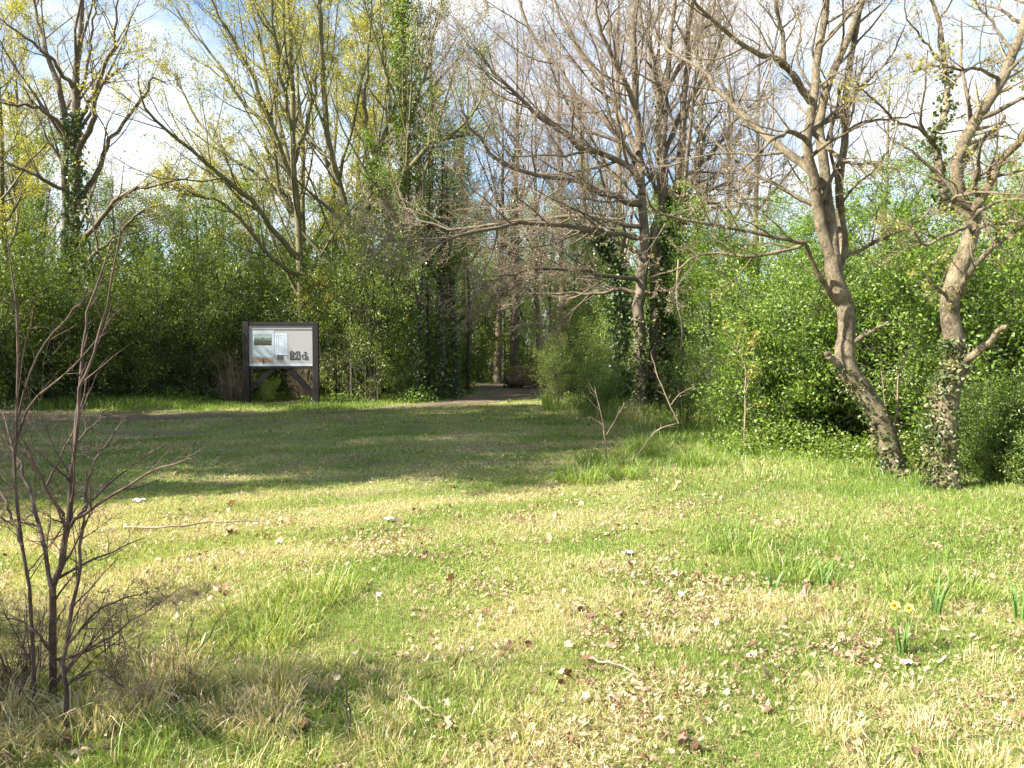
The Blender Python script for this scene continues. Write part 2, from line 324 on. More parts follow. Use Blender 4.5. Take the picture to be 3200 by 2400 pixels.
# tussocks of long grass, straw and green
tg = MB()
def tussock(x, y, n, h, dry, rad, w=.004):
    a = rng.uniform(0, 6.283, n); rr = rad * np.sqrt(rng.uniform(0, 1, n)); px = x + rr * np.cos(a); py = y + rr * np.sin(a)
    blades(tg, px, py, h * rng.uniform(.4, 1.3, n), w * rng.uniform(.6, 1.5, n), np.clip(dry + rng.normal(0, .17, n), 0, 1), 1.0, a + rng.normal(0, .7, n))
for i in range(70):     # front right
    x = rng.uniform(.7, 3.6); y = rng.uniform(2.5, 5.2)
    if x > .66 * y + .8: continue
    tussock(x, y, 230, rng.uniform(.05, .12), rng.choice([.5, .85, .95]), rng.uniform(.08, .22), .0032)
for i in range(46):     # front, left of the middle
    x = rng.uniform(-1.3, .1); y = rng.uniform(2.5, 3.7) - .2 * x
    tussock(x, y, 170, rng.uniform(.05, .12), rng.choice([.5, .6, .9]), rng.uniform(.07, .18), .0032)
for i in range(60):     # around the foot of the bare shrub
    x = rng.uniform(-3.0, -.9); y = rng.uniform(2.6, 3.9)
    tussock(x, y, 200, rng.uniform(.08, .22), rng.choice([.5, .8, .95]), rng.uniform(.08, .2), .004)
for i in range(14):
    x, y = G(*[(560, 1340), (640, 1310), (600, 1370), (540, 1400), (690, 1290), (1300, 1010), (1340, 1040), (1260, 1050), (1500, 1010), (1950, 1290), (1700, 1240), (2060, 1270), (1400, 980), (1600, 1190)][i])[:2]
    tussock(x, y, 420, .05 + .022 * y, .6 if i < 5 else .5, .2 + .01 * y, .003 + .0004 * y)
tag(tg.obj('grass_tussocks', [GRASS]), 'straw coloured and green tufts of long grass in the foreground', 'grass', kind='stuff')
# dry leaves
lt = MB()
def dryleaves(x, y, s, lob=True, r=rng):
    N = len(x); z = hgt(x, y) + .008 + r.uniform(0, .03, N); q = 11
    t = np.arange(q - 1) / (q - 1) * 6.283
    rad = (1 + .28 * np.cos(5 * t)[None, :] * r.uniform(.3, 1.1, (N, 1)) + r.normal(0, .12, (N, q - 1)))
    u = np.cos(t)[None] * rad * r.uniform(.6, 1, (N, 1)); w = np.sin(t)[None] * rad * r.uniform(.3, .6, (N, 1))
    bend = r.normal(0, .55, (N, 1)); b2 = r.normal(0, .45, (N, 1)); zz = bend * u * u + b2 * w * np.abs(w) * 2 + r.normal(0, .1, (N, q - 1))
    P = np.stack([u, w, zz], -1) * s[:, None, None] * .5; P = np.concatenate([P, np.zeros((N, 1, 3))], 1)
    a = r.uniform(0, 6.283, N); tx = r.normal(0, .35, N); ty = r.normal(0, .35, N)
    ca, sa = np.cos(a), np.sin(a); X = P[..., 0] * ca[:, None] - P[..., 1] * sa[:, None]; Yy = P[..., 0] * sa[:, None] + P[..., 1] * ca[:, None]
    Z = P[..., 2] + X * tx[:, None] + Yy * ty[:, None]
    v = np.stack([X + x[:, None], Yy + y[:, None], Z + z[:, None]], -1).reshape(-1, 3)
    i = np.arange(q - 1); f = np.stack([i, (i + 1) % (q - 1), np.full(q - 1, q - 1)], 1)[None] + (np.arange(N) * q)[:, None, None]
    lt.add(v, f.reshape(-1, 3), 0, np.repeat(np.clip(r.beta(2., 1.5, N), 0, 1), q), True)
for N, y0, y1, s in ((46000, 2.3, 4.5, .017), (46000, 4.5, 8, .023), (22000, 8, 13, .032), (3500, 13, 22, .05)):
    x, y = wedge(N, y0, y1, 1.4); m = .22 + .5 * wav(x, y, .3, 40) + .4 * wav(x, y, 1.2, 41) + .3 * (x > .3) * (y < 5.0); k = rng.uniform(0, 1, N) < np.clip(m, .04, 1); x, y = x[k], y[k]
    dryleaves(x, y, s * rng.lognormal(0, .45, len(x)))
for _ in range(26):    # drifts of leaves caught in the long grass
    cx_, cy_ = rng.uniform(-.6, 3.2), rng.uniform(2.6, 5.4); n_ = 90; dryleaves(cx_ + rng.normal(0, .22, n_), cy_ + rng.normal(0, .13, n_), rng.uniform(.02, .055, n_))
x, y = wedge(900, 2.4, 7); k = rng.uniform(0, 1, 900) < np.clip(.45 + .6 * wav(x, y, .5, 43), .1, 1); x, y = x[k], y[k]; dryleaves(x, y, rng.uniform(.045, .085, len(x)))
tag(lt.obj('leaf_litter', [LITTER]), 'dry beige and brown fallen leaves strewn through the grass', 'fallen leaves', kind='stuff')

# ------------------------------------------------------------------ trees
def finish_tree(name, base, label, cat, trunk, crown, extra=(), group=None, bark=B_BROWN, leaf=L_HEDGE, tw=None):
    """meshes are in world metres: the empty stands at the base"""
    e = empty(name, tuple(base), label, cat, group)
    off = np.array(base, np.float32)
    for nm, mb, mats in [('trunk', trunk, [bark, bark]), ('crown', crown, [tw or bark, leaf])] + list(extra):
        if mb is None or not mb.v: continue
        mb.v = [q - off for q in mb.v]; mb.obj(nm, mats, e)
    return e
def detail(P, Rr, lv, leafn=0, leafs=.05, spread=.05, crown=None, trunk=None, six=False, lf0=.2, mask=None, ltop=None, lsel=1.0):
    """grow the levels lv = [dict for sprout] from limbs P, R; first level into trunk, the rest into the crown"""
    cur = (P, Rr); sets = []
    for i, d in enumerate(lv):
        d = dict(d); s = d.pop('s', 3); d.setdefault('k', 5)
        NP, NR = sprout(*cur, **d)
        tubes(trunk if (i == 0 and trunk is not None) else crown, NP, NR, s)
        sets.append(NP); cur = (NP, NR)
    if leafn:
        for q, NP in enumerate(sets[-2:] if len(sets) > 1 else sets):
            sel = rng.uniform(0, 1, len(NP)) < lsel
            leaves_on(crown, NP[sel], leafn, leafs, spread, 1, lf0, six=six)
    return sets

# --- bare tree A, leaning trunk on the right
def ivy(mb, P, Rr, n, size, sel=(0, 1), side=None, puff=.05, mat=0, lo=0., hi=1.):
    t = np.clip(sel[0] + (sel[1] - sel[0]) * 1.25 * rng.uniform(0, 1, (len(P), n)) ** 1.35, 0, 1); p, T = sample(P, t)
    rad = np.stack([np.interp(t[i], np.linspace(0, 1, Rr.shape[1]), Rr[i]) for i in range(len(P))])
    q = rng.normal(0, 1, p.shape); q[..., 2] = 0
    if side is not None: q = q + np.array(side)
    q = norm(q); p = p + q * (rad + np.abs(rng.normal(0, puff, rad.shape)))[..., None]
    cl = .5 + .5 * np.sin(t * 37 + 3 * q[..., 0]); rv = np.clip(.35 * cl + .65 * rng.uniform(0, 1, t.shape), 0, 1) * (hi - lo) + lo
    leafquads(mb, p.reshape(-1, 3), size, mat, rv.ravel(), asp=.85, six=True)
trA = [(.135, .098, [(1938, 1045), (1913, 935), (1864, 845), (1829, 793), (1827, 740), (1830, 695), (1821, 647), (1800, 590), (1797, 553)])]
PA, RA = limbs(trA, 9.5, 26, .004)
RA[0] = np.interp(np.linspace(0, 1, 26), [0, .08, .3, .5, .52, .6, 1], [.16, .125, .12, .118, .10, .098, .092])
subA = [
 (.07, .035, [(1797, 560), (1774, 488), (1760, 394), (1742, 319, -.1), (1752, 262, -.1), (1759, 180, 0), (1774, 75, .1), (1784, -10, .1), (1790, -90)]),
 (.075, .03, [(1801, 565), (1792, 469, .1), (1779, 356, .2), (1770, 262, .2), (1795, 170, .3), (1827, 94, .4), (1858, 20, .5), (1880, -60, .6)]),
 (.06, .03, [(1806, 600, .1), (1822, 540, .25), (1821, 487, .3), (1810, 424, .3), (1821, 337, .35), (1827, 244, .4), (1833, 165, .5), (1850, 60, .5), (1868, -30, .6)]),
 (.055, .012, [(1758, 375), (1710, 337, .2), (1647, 289, .5), (1590, 229, .8), (1549, 195, 1), (1519, 150, 1.2), (1452, 116, 1.5), (1400, 60, 1.7)]),
 (.045, .012, [(1762, 235), (1725, 185, -.2), (1692, 135, -.4), (1632, 112, -.7), (1594, 90, -.8), (1519, 26, -1.1), (1480, -30, -1.3)]),
 (.03, .014, [(1692, 135, -.4), (1692, 90, -.4), (1690, 56, -.4), (1673, 0, -.5), (1660, -60, -.5)]),
 (.035, .01, [(1748, 310), (1729, 292, -.3), (1700, 286, -.5), (1670, 300, -.7), (1640, 330, -.8), (1600, 372, -1)]),
 (.03, .008, [(1754, 285), (1789, 319, -.2), (1819, 349, -.4), (1857, 352, -.6), (1902, 356, -.8), (1960, 372, -1)]),
 (.04, .02, [(1812, 655), (1786, 625, -.1), (1765, 590, -.2), (1750, 548, -.3), (1737, 525, -.35)]),
 (.028, .008, [(1740, 525, -.35), (1714, 519, -.4), (1632, 502, -.5), (1527, 484, -.7), (1452, 469, -.8), (1410, 448, -.9), (1390, 400, -1)]),
 (.026, .008, [(1738, 523, -.35), (1714, 536, -.2), (1632, 553, -.1), (1570, 548, 0), (1508, 551, .1), (1460, 582, .2), (1400, 600, .3)]),
 (.028, .010, [(1828, 555, .3), (1857, 540, .3), (1915, 510, .2), (1977, 484, .1), (2010, 450, .1)]),
 (.034, .016, [(1838, 742), (1858, 730, -.1), (1885, 714, -.2), (1922, 694, -.3)]),
 (.05, .03, [(1835, 812), (1812, 790, -.05), (1795, 772, -.08), (1782, 760, -.1)]),
 (.02, .006, [(1776, 100, .1), (1805, 60, 0), (1850, 20, -.2), (1890, -30, -.3)]),
 (.02, .006, [(1760, 210), (1722, 130, .2), (1730, 60, .3), (1700, 0, .4)]),
 (.022, .006, [(1828, 235, .4), (1870, 180, .2), (1925, 120, 0), (1960, 40, -.1)]),
 (.022, .006, [(1825, 280, .4), (1880, 262, .6), (1945, 255, .8), (2010, 235, 1.0)]),
]
PB, RB = limbs(subA, 9.5, 16, .008)
tr = MB(); cw = MB(); iv = MB()
tubes(tr, PA, RA, 18, rough=.02); tubes(tr, PB, RB, 9, rough=.03)
box(tr, W(1782, 765, 9.45), (.09, .09, .03), rot=None) if False else None
long_ = PB[[0, 1, 2, 3, 4, 5, 6, 7, 9, 10, 11, 14, 15, 16, 17]]; lr = RB[[0, 1, 2, 3, 4, 5, 6, 7, 9, 10, 11, 14, 15, 16, 17]]
detail(long_, lr, [dict(n=9, t0=.15, ang=45, L=.42, k=7, rr=.5, up=.06, wig=.14, s=5), dict(n=7, ang=42, L=.42, rr=.5, up=.05, wig=.16, s=3), dict(n=4, ang=45, L=.45, rr=.6, up=.05, wig=.18, rmin=.0022, k=4, s=3)],
       2, .022, .006, cw, tr, lsel=.75)
ivy(iv, PA, RA, 800, .034, (.0, .30), (-1.3, -.3, 0), .03); ivy(iv, PA, RA, 260, .04, (.0, .14), None, .05)
finish_tree('bare_tree', W(1938, 1045, 9.5) * [1, 1, 0], 'bare tree with bent leaning trunk and ivied foot, second tree from the right edge', 'tree', tr, cw,
            [('ivy', iv, [L_IVYDRY])], bark=B_GREY, leaf=L_BUD, tw=B_TWIG)
# --- tree B at the right edge
spB = [
 (.14, .085, [(2046, 1085), (2037, 990), (2037, 928), (2048, 834), (2072, 785), (2064, 740), (2053, 695), (2053, 647), (2067, 590), (2082, 553)]),
 (.085, .04, [(2082, 556), (2090, 530), (2104, 487), (2098, 457), (2072, 424, -.05), (2067, 356, -.1), (2089, 292, -.1), (2119, 244, -.1), (2164, 176, 0), (2196, 105, .1), (2214, 45, .2), (2230, -40, .3)]),
 (.055, .03, [(2101, 470), (2114, 442, -.2), (2138, 390, -.3), (2164, 345, -.4), (2212, 292, -.6), (2260, 240, -.8)]),
 (.05, .02, [(2098, 460), (2060, 448, .3), (2037, 425, .5), (2022, 337, .6), (2014, 296, .6), (2037, 255, .7), (2046, 187, .8), (2040, 112, .9), (2025, 37, 1), (2008, -20, 1)]),
 (.022, .006, [(2012, 300, .6), (1985, 278, .4), (1939, 262, .2), (1883, 214, 0), (1842, 169, -.2)]),
 (.05, .022, [(2076, 790), (2100, 768, -.2), (2138, 740, -.3), (2160, 712, -.4), (2176, 704, -.5)]),
 (.035, .018, [(2072, 640), (2085, 605, -.2), (2108, 572, -.3), (2138, 540, -.4), (2187, 505, -.5), (2230, 470, -.6)]),
 (.022, .008, [(2058, 660), (2040, 635, -.3), (2015, 615, -.4), (1985, 590, -.5)]),
 (.024, .006, [(2100, 460), (2060, 430, -.5), (2110, 415, -.8), (2180, 418, -1.0), (2240, 430, -1.2)]),
 (.024, .006, [(2098, 485), (2060, 500, -.3), (2000, 530, -.4), (1970, 490, -.5), (1940, 470, -.5)]),
 (.022, .006, [(2100, 475), (2140, 440, -.6), (2200, 430, -.9), (2260, 440, -1.1)]),
 (.022, .006, [(2096, 500), (2130, 485, -.4), (2180, 480, -.8), (2240, 460, -1.0)]),
 (.02, .006, [(2085, 430), (2110, 390, -.4), (2150, 350, -.6), (2185, 310, -.7)]),
 (.02, .006, [(2160, 180), (2120, 150, -.2), (2080, 150, -.4), (2020, 140, -.5), (1960, 160, -.6)]),
 (.02, .006, [(2190, 120), (2150, 60, .2), (2110, 10, .3), (2080, -50, .4)]),
 (.02, .006, [(2044, 190, .8), (2090, 150, .8), (2140, 130, .7), (2210, 160, .6)]),
 (.016, .005, [(2042, 150, .9), (1995, 90, .8), (1960, 40, .7), (1950, -20, .6)]),
]
PA2, RA2 = limbs(spB[:1], 8.5, 24, .004); PB2, RB2 = limbs(spB[1:], 8.5, 16, .008)
RA2[0] = np.interp(np.linspace(0, 1, 24), [0, .1, .4, .5, 1], [.17, .14, .125, .10, .085])
tr = MB(); cw = MB(); iv = MB()
tubes(tr, PA2, RA2, 18, rough=.02); tubes(tr, PB2, RB2, 9, rough=.03)
idx = [0, 1, 2, 3, 5, 6, 7, 8, 9, 10, 11, 12, 13, 14, 15]
detail(PB2[idx], RB2[idx], [dict(n=8, t0=.2, ang=50, L=.38, k=7, rr=.5, up=.04, wig=.17, s=5), dict(n=6, ang=45, L=.42, rr=.5, up=.03, wig=.18, s=3), dict(n=3, ang=45, L=.45, rr=.6, rmin=.0022, up=.03, wig=.18, k=4, s=3)],
       2, .024, .008, cw, tr, lsel=.6)
up_sel = PB2[[0, 3, 12, 13, 14]]; NP, NR = sprout(up_sel, RB2[[0, 3, 12, 13, 14]], 24, t0=.5, ang=50, absL=.35, k=4); tubes(cw, NP, NR, 3); leaves_on(cw, NP, 7, .035, .03, 1, six=True)
ivy(iv, PA2, RA2, 2200, .038, (.0, .46), (-1.0, -.3, 0), .04); ivy(iv, PB2[2:3], RB2[2:3], 700, .045, (.1, .6), None, .05)
finish_tree('bare_tree', W(2046, 1085, 8.5) * [1, 1, 0], 'bare crooked tree at the right edge, its lower trunk clothed in pale sunlit ivy', 'tree', tr, cw,
            [('ivy', iv, [L_IVYDRY])], bark=B_GREY, leaf=L_YELLOW, tw=B_TWIG)
# --- centre right: twin-trunked bare tree C with long arms to the left
spC = [
 (.14, .12, [(1384, 875), (1386, 800), (1380, 728), (1381, 646), (1388, 570), (1392, 500, .1), (1384, 400, .1), (1377, 262, .1), (1370, 112, 0), (1374, -10), (1378, -120)]),
 (.13, .10, [(1412, 870, .2), (1411, 809, .2), (1414, 700, .1), (1417, 646, .1), (1413, 565, .1), (1420, 480, .3), (1436, 412, .4), (1434, 262, .6), (1441, 169, .7), (1452, 40, .8), (1462, -80, .9)]),
]
lims = [
 (.09, .02, [(1380, 440), (1330, 425, -.3), (1291, 412, -.6), (1235, 390, -1), (1141, 375, -1.5), (1066, 337, -2), (1021, 277, -2.4), (990, 235, -2.6)]),
 (.09, .02, [(1385, 400), (1347, 356, -.2), (1254, 319, -.5), (1179, 259, -.8), (1111, 199, -1), (1060, 150, -1.2), (1029, 100, -1.4)]),
 (.08, .02, [(1388, 420), (1360, 330, .3), (1300, 250, .6), (1225, 180, .9), (1160, 90, 1.2), (1120, 0, 1.4), (1100, -80, 1.5)]),
 (.08, .02, [(1380, 330), (1340, 250, .8), (1290, 170, 1.2), (1240, 90, 1.6), (1200, 10, 2), (1180, -60, 2)]),
 (.07, .02, [(1378, 250), (1350, 170, -.6), (1310, 90, -1), (1280, 0, -1.2), (1270, -70, -1.4)]),
 (.07, .015, [(1384, 515), (1330, 505, -.5), (1272, 498, -1), (1141, 484, -2), (1029, 499, -2.8), (969, 517, -3.2), (900, 530, -3.5)]),
 (.06, .015, [(1384, 490), (1310, 475, 0), (1227, 469, .2), (1104, 480, .5), (972, 495, .8), (894, 465, 1), (850, 430, 1.2)]),
 (.055, .012, [(1380, 606), (1329, 596, -.6), (1271, 588, -1), (1216, 581, -1.4), (1141, 585, -1.9), (1080, 600, -2.2), (1040, 614, -2.4)]),
 (.025, .008, [(1180, 582, -1.6), (1150, 598, -1.9), (1100, 622, -2.2), (1060, 650, -2.4)]),
 (.05, .012, [(1379, 630), (1325, 627, .3), (1260, 632, .5), (1190, 634, .7), (1140, 630, .9), (1120, 618, 1)]),
 (.05, .012, [(1380, 545), (1340, 530, -.4), (1298, 505, -.6), (1240, 500, -.8), (1190, 535, -1), (1160, 570, -1.2)]),
 (.07, .015, [(1412, 520, .3), (1450, 470, .3), (1500, 430, .4), (1570, 400, .4), (1640, 395, .5), (1700, 375, .6)]),
 (.07, .015, [(1425, 440, .4), (1480, 380, .2), (1540, 330, 0), (1600, 250, -.2), (1660, 190, -.4)]),
 (.07, .015, [(1436, 330, .5), (1470, 250, .8), (1520, 170, 1), (1560, 80, 1.4), (1600, -10, 1.7)]),
 (.06, .015, [(1425, 480, .3), (1480, 455, -.5), (1540, 440, -.8), (1620, 430, -1), (1720, 440, -1.2)]),
 (.06, .015, [(1438, 260, .6), (1420, 160, .2), (1400, 70, 0), (1410, -30, 0)]),
 (.06, .012, [(1440, 200, .7), (1480, 120, .4), (1530, 50, .2), (1560, -40, 0)]),
]
PC, RC = limbs(spC, 19, 26, .015); PL, RL = limbs(lims, 19, 16, .03)
RC = RC * np.interp(np.linspace(0, 1, 26), [0, .05, .35, 1], [1.15, 1, 1, .45])[None]
tr = MB(); cw = MB(); iv = MB()
tubes(tr, PC, RC, 14, rough=.04); tubes(tr, PL, RL, 8, rough=.03)
detail(np.concatenate([PL, PC[:, 10:26][:, :16]]), np.concatenate([RL, RC[:, 10:26][:, :16] * .6]),
       [dict(n=15, t0=.1, ang=38, L=.42, k=7, rr=.5, up=.05, wig=.12, s=4), dict(n=10, ang=38, L=.45, rr=.5, up=.04, wig=.15, s=3, rmin=.006), dict(n=6, ang=42, L=.5, rr=.6, rmin=.0048, up=.03, wig=.18, k=4, s=3)],
       2, .04, .02, cw, tr, lsel=.5)
ivy(iv, PC[1:2], RC[1:2], 1500, .08, (.0, .36), (.3, -.8, 0), .08); ivy(iv, PC[0:1], RC[0:1], 600, .07, (.0, .2), (-.4, -.6, 0), .06)
finish_tree('bare_tree', W(1400, 875, 19) * [1, 1, 0], 'twin-trunked bare tree right of the path with long arms reaching left', 'tree', tr, cw,
            [('ivy', iv, [L_IVYDRY])], bark=B_BROWN, leaf=L_BUD, tw=B_TWIG)
# ivy-clad neighbours of C
def simple_tree(spec, Y, base, name, label, bark, leaf, tw, lv, leafn, leafs, spread, sides=10, ivyn=0, ivys=.08, ivysel=(0, .6), ivypuff=.12, lsel=1., nn=18, six=False, wob=.03, group=None, ivymat=None, taper=None):
    P, Q = limbs(spec, Y, nn, wob); t = MB(); c = MB(); ex = []
    if taper is not None: Q[0] = Q[0] * np.interp(np.linspace(0, 1, nn), *taper)
    tubes(t, P, Q, sides, rough=.03)
    detail(P, Q, lv, leafn, leafs, spread, c, t, lsel=lsel, six=six)
    if ivyn:
        i = MB(); ivy(i, P[:1], Q[:1], ivyn, ivys, ivysel, (-.1, -.3, 0), ivypuff); ex = [('ivy', i, [ivymat or L_IVY])]
    return finish_tree(name, np.array(base) * [1, 1, 0], label, 'tree', t, c, ex, group, bark, leaf, tw)
LVB = [dict(n=9, t0=.3, ang=40, L=.35, k=6, rr=.5, up=.08, wig=.13, s=4), dict(n=7, ang=40, L=.42, rr=.5, up=.05, wig=.15, rmin=.006, s=3), dict(n=4, ang=42, L=.45, rr=.6, rmin=.0045, up=.04, wig=.18, k=4, s=3)]
simple_tree([(.17, .05, [(1430, 880), (1440, 800), (1446, 728), (1443, 619), (1447, 538), (1462, 440), (1470, 330), (1480, 200), (1490, 60), (1500, -60)]), (.06, .02, [(1447, 560), (1500, 540, .3), (1560, 520, .6), (1640, 470, 1)]), (.06, .02, [(1462, 440), (1500, 380, -.3), (1520, 300, -.5), (1560, 220, -.8)])],
            19.4, W(1430, 880, 19.4), 'ivy_clad_tree', 'tree with its trunk wrapped in sunlit ivy, just right of the twin-trunked tree', B_BROWN, L_BUD, B_TWIG, LVB, 1, .04, .02, ivyn=5200, ivys=.10, ivysel=(0, .48), ivypuff=.13, lsel=.5)
simple_tree([(.13, .04, [(1334, 870), (1336, 809), (1340, 720), (1338, 640), (1335, 592), (1315, 550), (1290, 515), (1268, 460), (1255, 380), (1250, 280), (1240, 180)]), (.05, .02, [(1338, 620), (1350, 540, .3), (1345, 450, .5), (1335, 380, .7)])],
            20.5, W(1334, 870, 20.5), 'ivy_clad_tree', 'thin tree covered in dark ivy, just left of the twin-trunked tree', B_BROWN, L_BUD, B_TWIG, LVB, 1, .04, .02, ivyn=3600, ivys=.09, ivysel=(0, .5), ivypuff=.13, lsel=.5)

# --- middle and left trees in first yellow-green leaf
LVY = [dict(n=14, t0=.2, ang=34, L=.36, k=6, rr=.5, up=.12, wig=.11, s=4), dict(n=8, ang=36, L=.42, rr=.5, up=.08, wig=.15, rmin=.006, s=3), dict(n=4, ang=42, L=.45, rr=.6, rmin=.004, up=.04, wig=.18, k=4, s=3)]
simple_tree([(.15, .06, [(785, 868), (786, 780), (782, 691), (772, 621), (757, 555), (749, 471), (732, 405), (715, 338), (705, 271), (700, 180), (690, 60), (684, -60)]),
             (.085, .02, [(762, 560), (795, 455), (805, 388, -.3), (825, 305, -.5), (855, 221, -.8), (889, 188, -1), (919, 138, -1.2), (950, 40, -1.4), (960, -50, -1.5)]),
             (.08, .02, [(725, 380), (700, 340, .5), (660, 280, .8), (620, 180, 1), (600, 60, 1.2), (590, -40, 1.3)]),
             (.08, .02, [(805, 388, -.3), (790, 300, -.6), (790, 180, -.8), (800, 60, -1), (800, -60, -1)]),
             (.07, .02, [(786, 700), (760, 640, -.4), (720, 620, -.8), (680, 640, -1)]),
             (.06, .02, [(749, 480), (700, 440, .4), (660, 420, .6), (600, 400, .9), (560, 350, 1)])],
            24.5, W(785, 868, 24.5), 'budding_tree', 'forked olive tree in first yellow-green leaf, right of the information board', B_OLIVE, L_YELLOW, B_OLIVE, LVY, 7, .06, .06, ivyn=900, ivysel=(0, .3), lsel=.42)
simple_tree([(.16, .06, [(884, 868), (880, 760), (879, 620), (879, 521), (879, 421), (875, 305), (872, 200), (866, 100), (870, 0), (872, -80)]),
             (.09, .02, [(879, 440), (885, 370, -.2), (922, 315, -.4), (955, 301, -.6), (992, 278, -.8), (1030, 230, -1), (1060, 160, -1.2)]),
             (.08, .02, [(875, 330), (850, 250, .3), (830, 150, .5), (820, 40, .6), (818, -50, .6)]),
             (.08, .02, [(874, 300), (905, 200, .3), (930, 120, .5), (940, 20, .6)]),
             (.06, .02, [(878, 480), (840, 440, -.4), (815, 380, -.6), (800, 320, -.8)])],
            23.5, W(884, 868, 23.5), 'ivy_clad_tree', 'tall straight tree column thick with green ivy, left of the path mouth', B_OLIVE, L_OLIVE, B_OLIVE, LVY, 9, .06, .06, ivyn=6000, ivys=.085, ivysel=(0, .74), ivypuff=.18, ivymat=L_OLIVE, lsel=.55)
simple_tree([(.13, .05, [(655, 868), (652, 760), (650, 640), (645, 506), (637, 412), (634, 262), (630, 150), (622, 30), (618, -70)]),
             (.09, .02, [(648, 560), (610, 520, -.3), (570, 470, -.8), (530, 420, -1.2), (487, 390, -1.6), (431, 337, -2), (375, 296, -2.4), (330, 255, -2.7), (305, 205, -2.9), (300, 150, -3)]),
             (.08, .02, [(642, 480), (600, 400, .3), (585, 289, .6), (517, 210, 1), (469, 131, 1.3), (412, 75, 1.6), (380, 20, 1.8)]),
             (.08, .02, [(640, 440), (610, 330, -.5), (562, 210, -1), (525, 124, -1.3), (480, 50, -1.6), (450, -20, -1.8)]),
             (.08, .02, [(638, 400), (600, 250, .6), (570, 120, .9), (540, 0, 1.2), (530, -70, 1.3)]),
             (.08, .02, [(636, 350), (670, 250, .5), (690, 130, .9), (700, 0, 1.2)]),
             (.07, .02, [(648, 600), (600, 570, -.5), (540, 500, -1), (480, 440, -1.3), (420, 420, -1.6), (380, 400, -1.7)]),
             (.07, .02, [(634, 300), (610, 180, -.8), (590, 60, -1.2), (585, -50, -1.4)]),
             (.06, .02, [(637, 420), (560, 380, .9), (490, 330, 1.3), (420, 250, 1.7), (380, 170, 2)])],
            23.8, W(655, 868, 23.8), 'budding_tree', 'wide fanning tree in pale yellow-green leaf rising behind the information board', B_OLIVE, L_YELLOW, B_OLIVE, LVY, 8, .065, .07, lsel=.45)
LVG = [dict(n=9, t0=.25, ang=36, L=.36, k=6, rr=.5, up=.10, wig=.11, s=4), dict(n=6, ang=38, L=.42, rr=.5, up=.06, wig=.15, rmin=.006, s=3), dict(n=4, ang=42, L=.45, rr=.6, rmin=.004, up=.04, wig=.18, k=4, s=3)]
simple_tree([(.18, .04, [(150, 880), (150, 740), (152, 619), (161, 487), (165, 337), (161, 225), (165, 130), (176, 56), (172, -30), (176, -110)]),
             (.13, .03, [(138, 870, .3), (142, 600, .3), (144, 375, .2), (144, 270, .2), (110, 150, .5), (90, 75, .7), (71, 8, .9), (60, -60, 1)]),
             (.09, .02, [(166, 340), (190, 285, -.3), (206, 244, -.4), (214, 169, -.6), (240, 112, -.8), (255, 40, -1), (262, -30, -1)]),
             (.09, .02, [(160, 470), (176, 424, .2), (214, 364, .4), (232, 311, .5), (262, 270, .6), (307, 210, .8), (330, 170, .9), (365, 185, 1)]),
             (.07, .02, [(144, 290), (110, 250, -.4), (75, 232, -.6), (30, 226, -.9), (-30, 220, -1.1)]),
             (.06, .02, [(157, 190), (120, 140, -.5), (80, 100, -.8), (37, 67, -1), (0, 40, -1.2)]),
             (.07, .02, [(152, 600), (206, 547, -.3), (262, 499, -.6), (300, 460, -.8), (360, 440, -1)]),
             (.08, .02, [(155, 560), (210, 480, -.5), (262, 424, -.8), (319, 405, -1), (375, 392, -1.2), (420, 385, -1.4)]),
             (.06, .02, [(164, 280), (200, 200, .5), (235, 170, .7), (280, 130, .9)]),
             (.06, .02, [(148, 420), (100, 390, -.5), (60, 370, -.8), (0, 340, -1), (-40, 300, -1.2)]),
             (.06, .02, [(163, 240), (185, 150, .3), (200, 70, .4), (210, -20, .5)])],
            23, W(148, 880, 23), 'bare_tree', 'dark bare tree with two trunks against the bright sky on the left', B_BROWN, L_YELLOW, B_BROWN, LVG, 4, .06, .05, ivyn=2600, ivys=.09, ivysel=(.1, .45), ivypuff=.12, lsel=.25)

# ------------------------------------------------------------------ prototypes to copy: slim trees, shrubs
def generic(seed, H, r0, spread, lv, leafn, leafs, sp, bark, leaf, tw, ivyn=0, lsel=1., forks=3, clear=.3, ivysel=(0, .6), lean=.3, puff=.15):
    global rng
    keep_ = rng; rng = np.random.default_rng(seed)
    pts = [np.array([0, 0, -.1])]
    for i in range(1, 7): pts.append(pts[-1] + np.array([rng.normal(0, lean * .2), rng.normal(0, lean * .2), H / 6]))
    P = cr(pts, 16)[None]; Q = (r0 * np.interp(np.linspace(0, 1, 16), [0, .06, .5, 1], [1.3, 1, .6, .12]))[None]
    t = MB(); c = MB(); tubes(t, P, Q, 8, rough=.04)
    LP, LR = sprout(P, Q, forks * 3, t0=clear, t1=.95, ang=38, absL=spread, k=8, rr=.6, up=.13, wig=.12); tubes(t, LP, LR, 5)
    detail(np.concatenate([LP]), np.concatenate([LR]), lv, leafn, leafs, sp, c, t, lsel=lsel)
    out = [('trunk', t, [bark, bark]), ('crown', c, [tw, leaf])]
    if ivyn:
        i = MB(); ivy(i, P, Q, ivyn, .09, ivysel, None, puff); out.append(('ivy', i, [L_IVY]))
    e = bpy.data.objects.new('tree', None)
    ms = [(n, m.mesh(n, mt)) for n, m, mt in out]
    rng = keep_; return ms
def place(ms, name, x, y, s, rz, label, cat='tree', group=None, z=None, sz=None):
    e = empty(name, (x, y, (hgt(x, y) if z is None else z) - .03), label, cat, group, rz); e.scale = (s, s, sz or s)
    for n, m in ms:
        o = bpy.data.objects.new(n, m); col.objects.link(o); o.parent = e
    return e
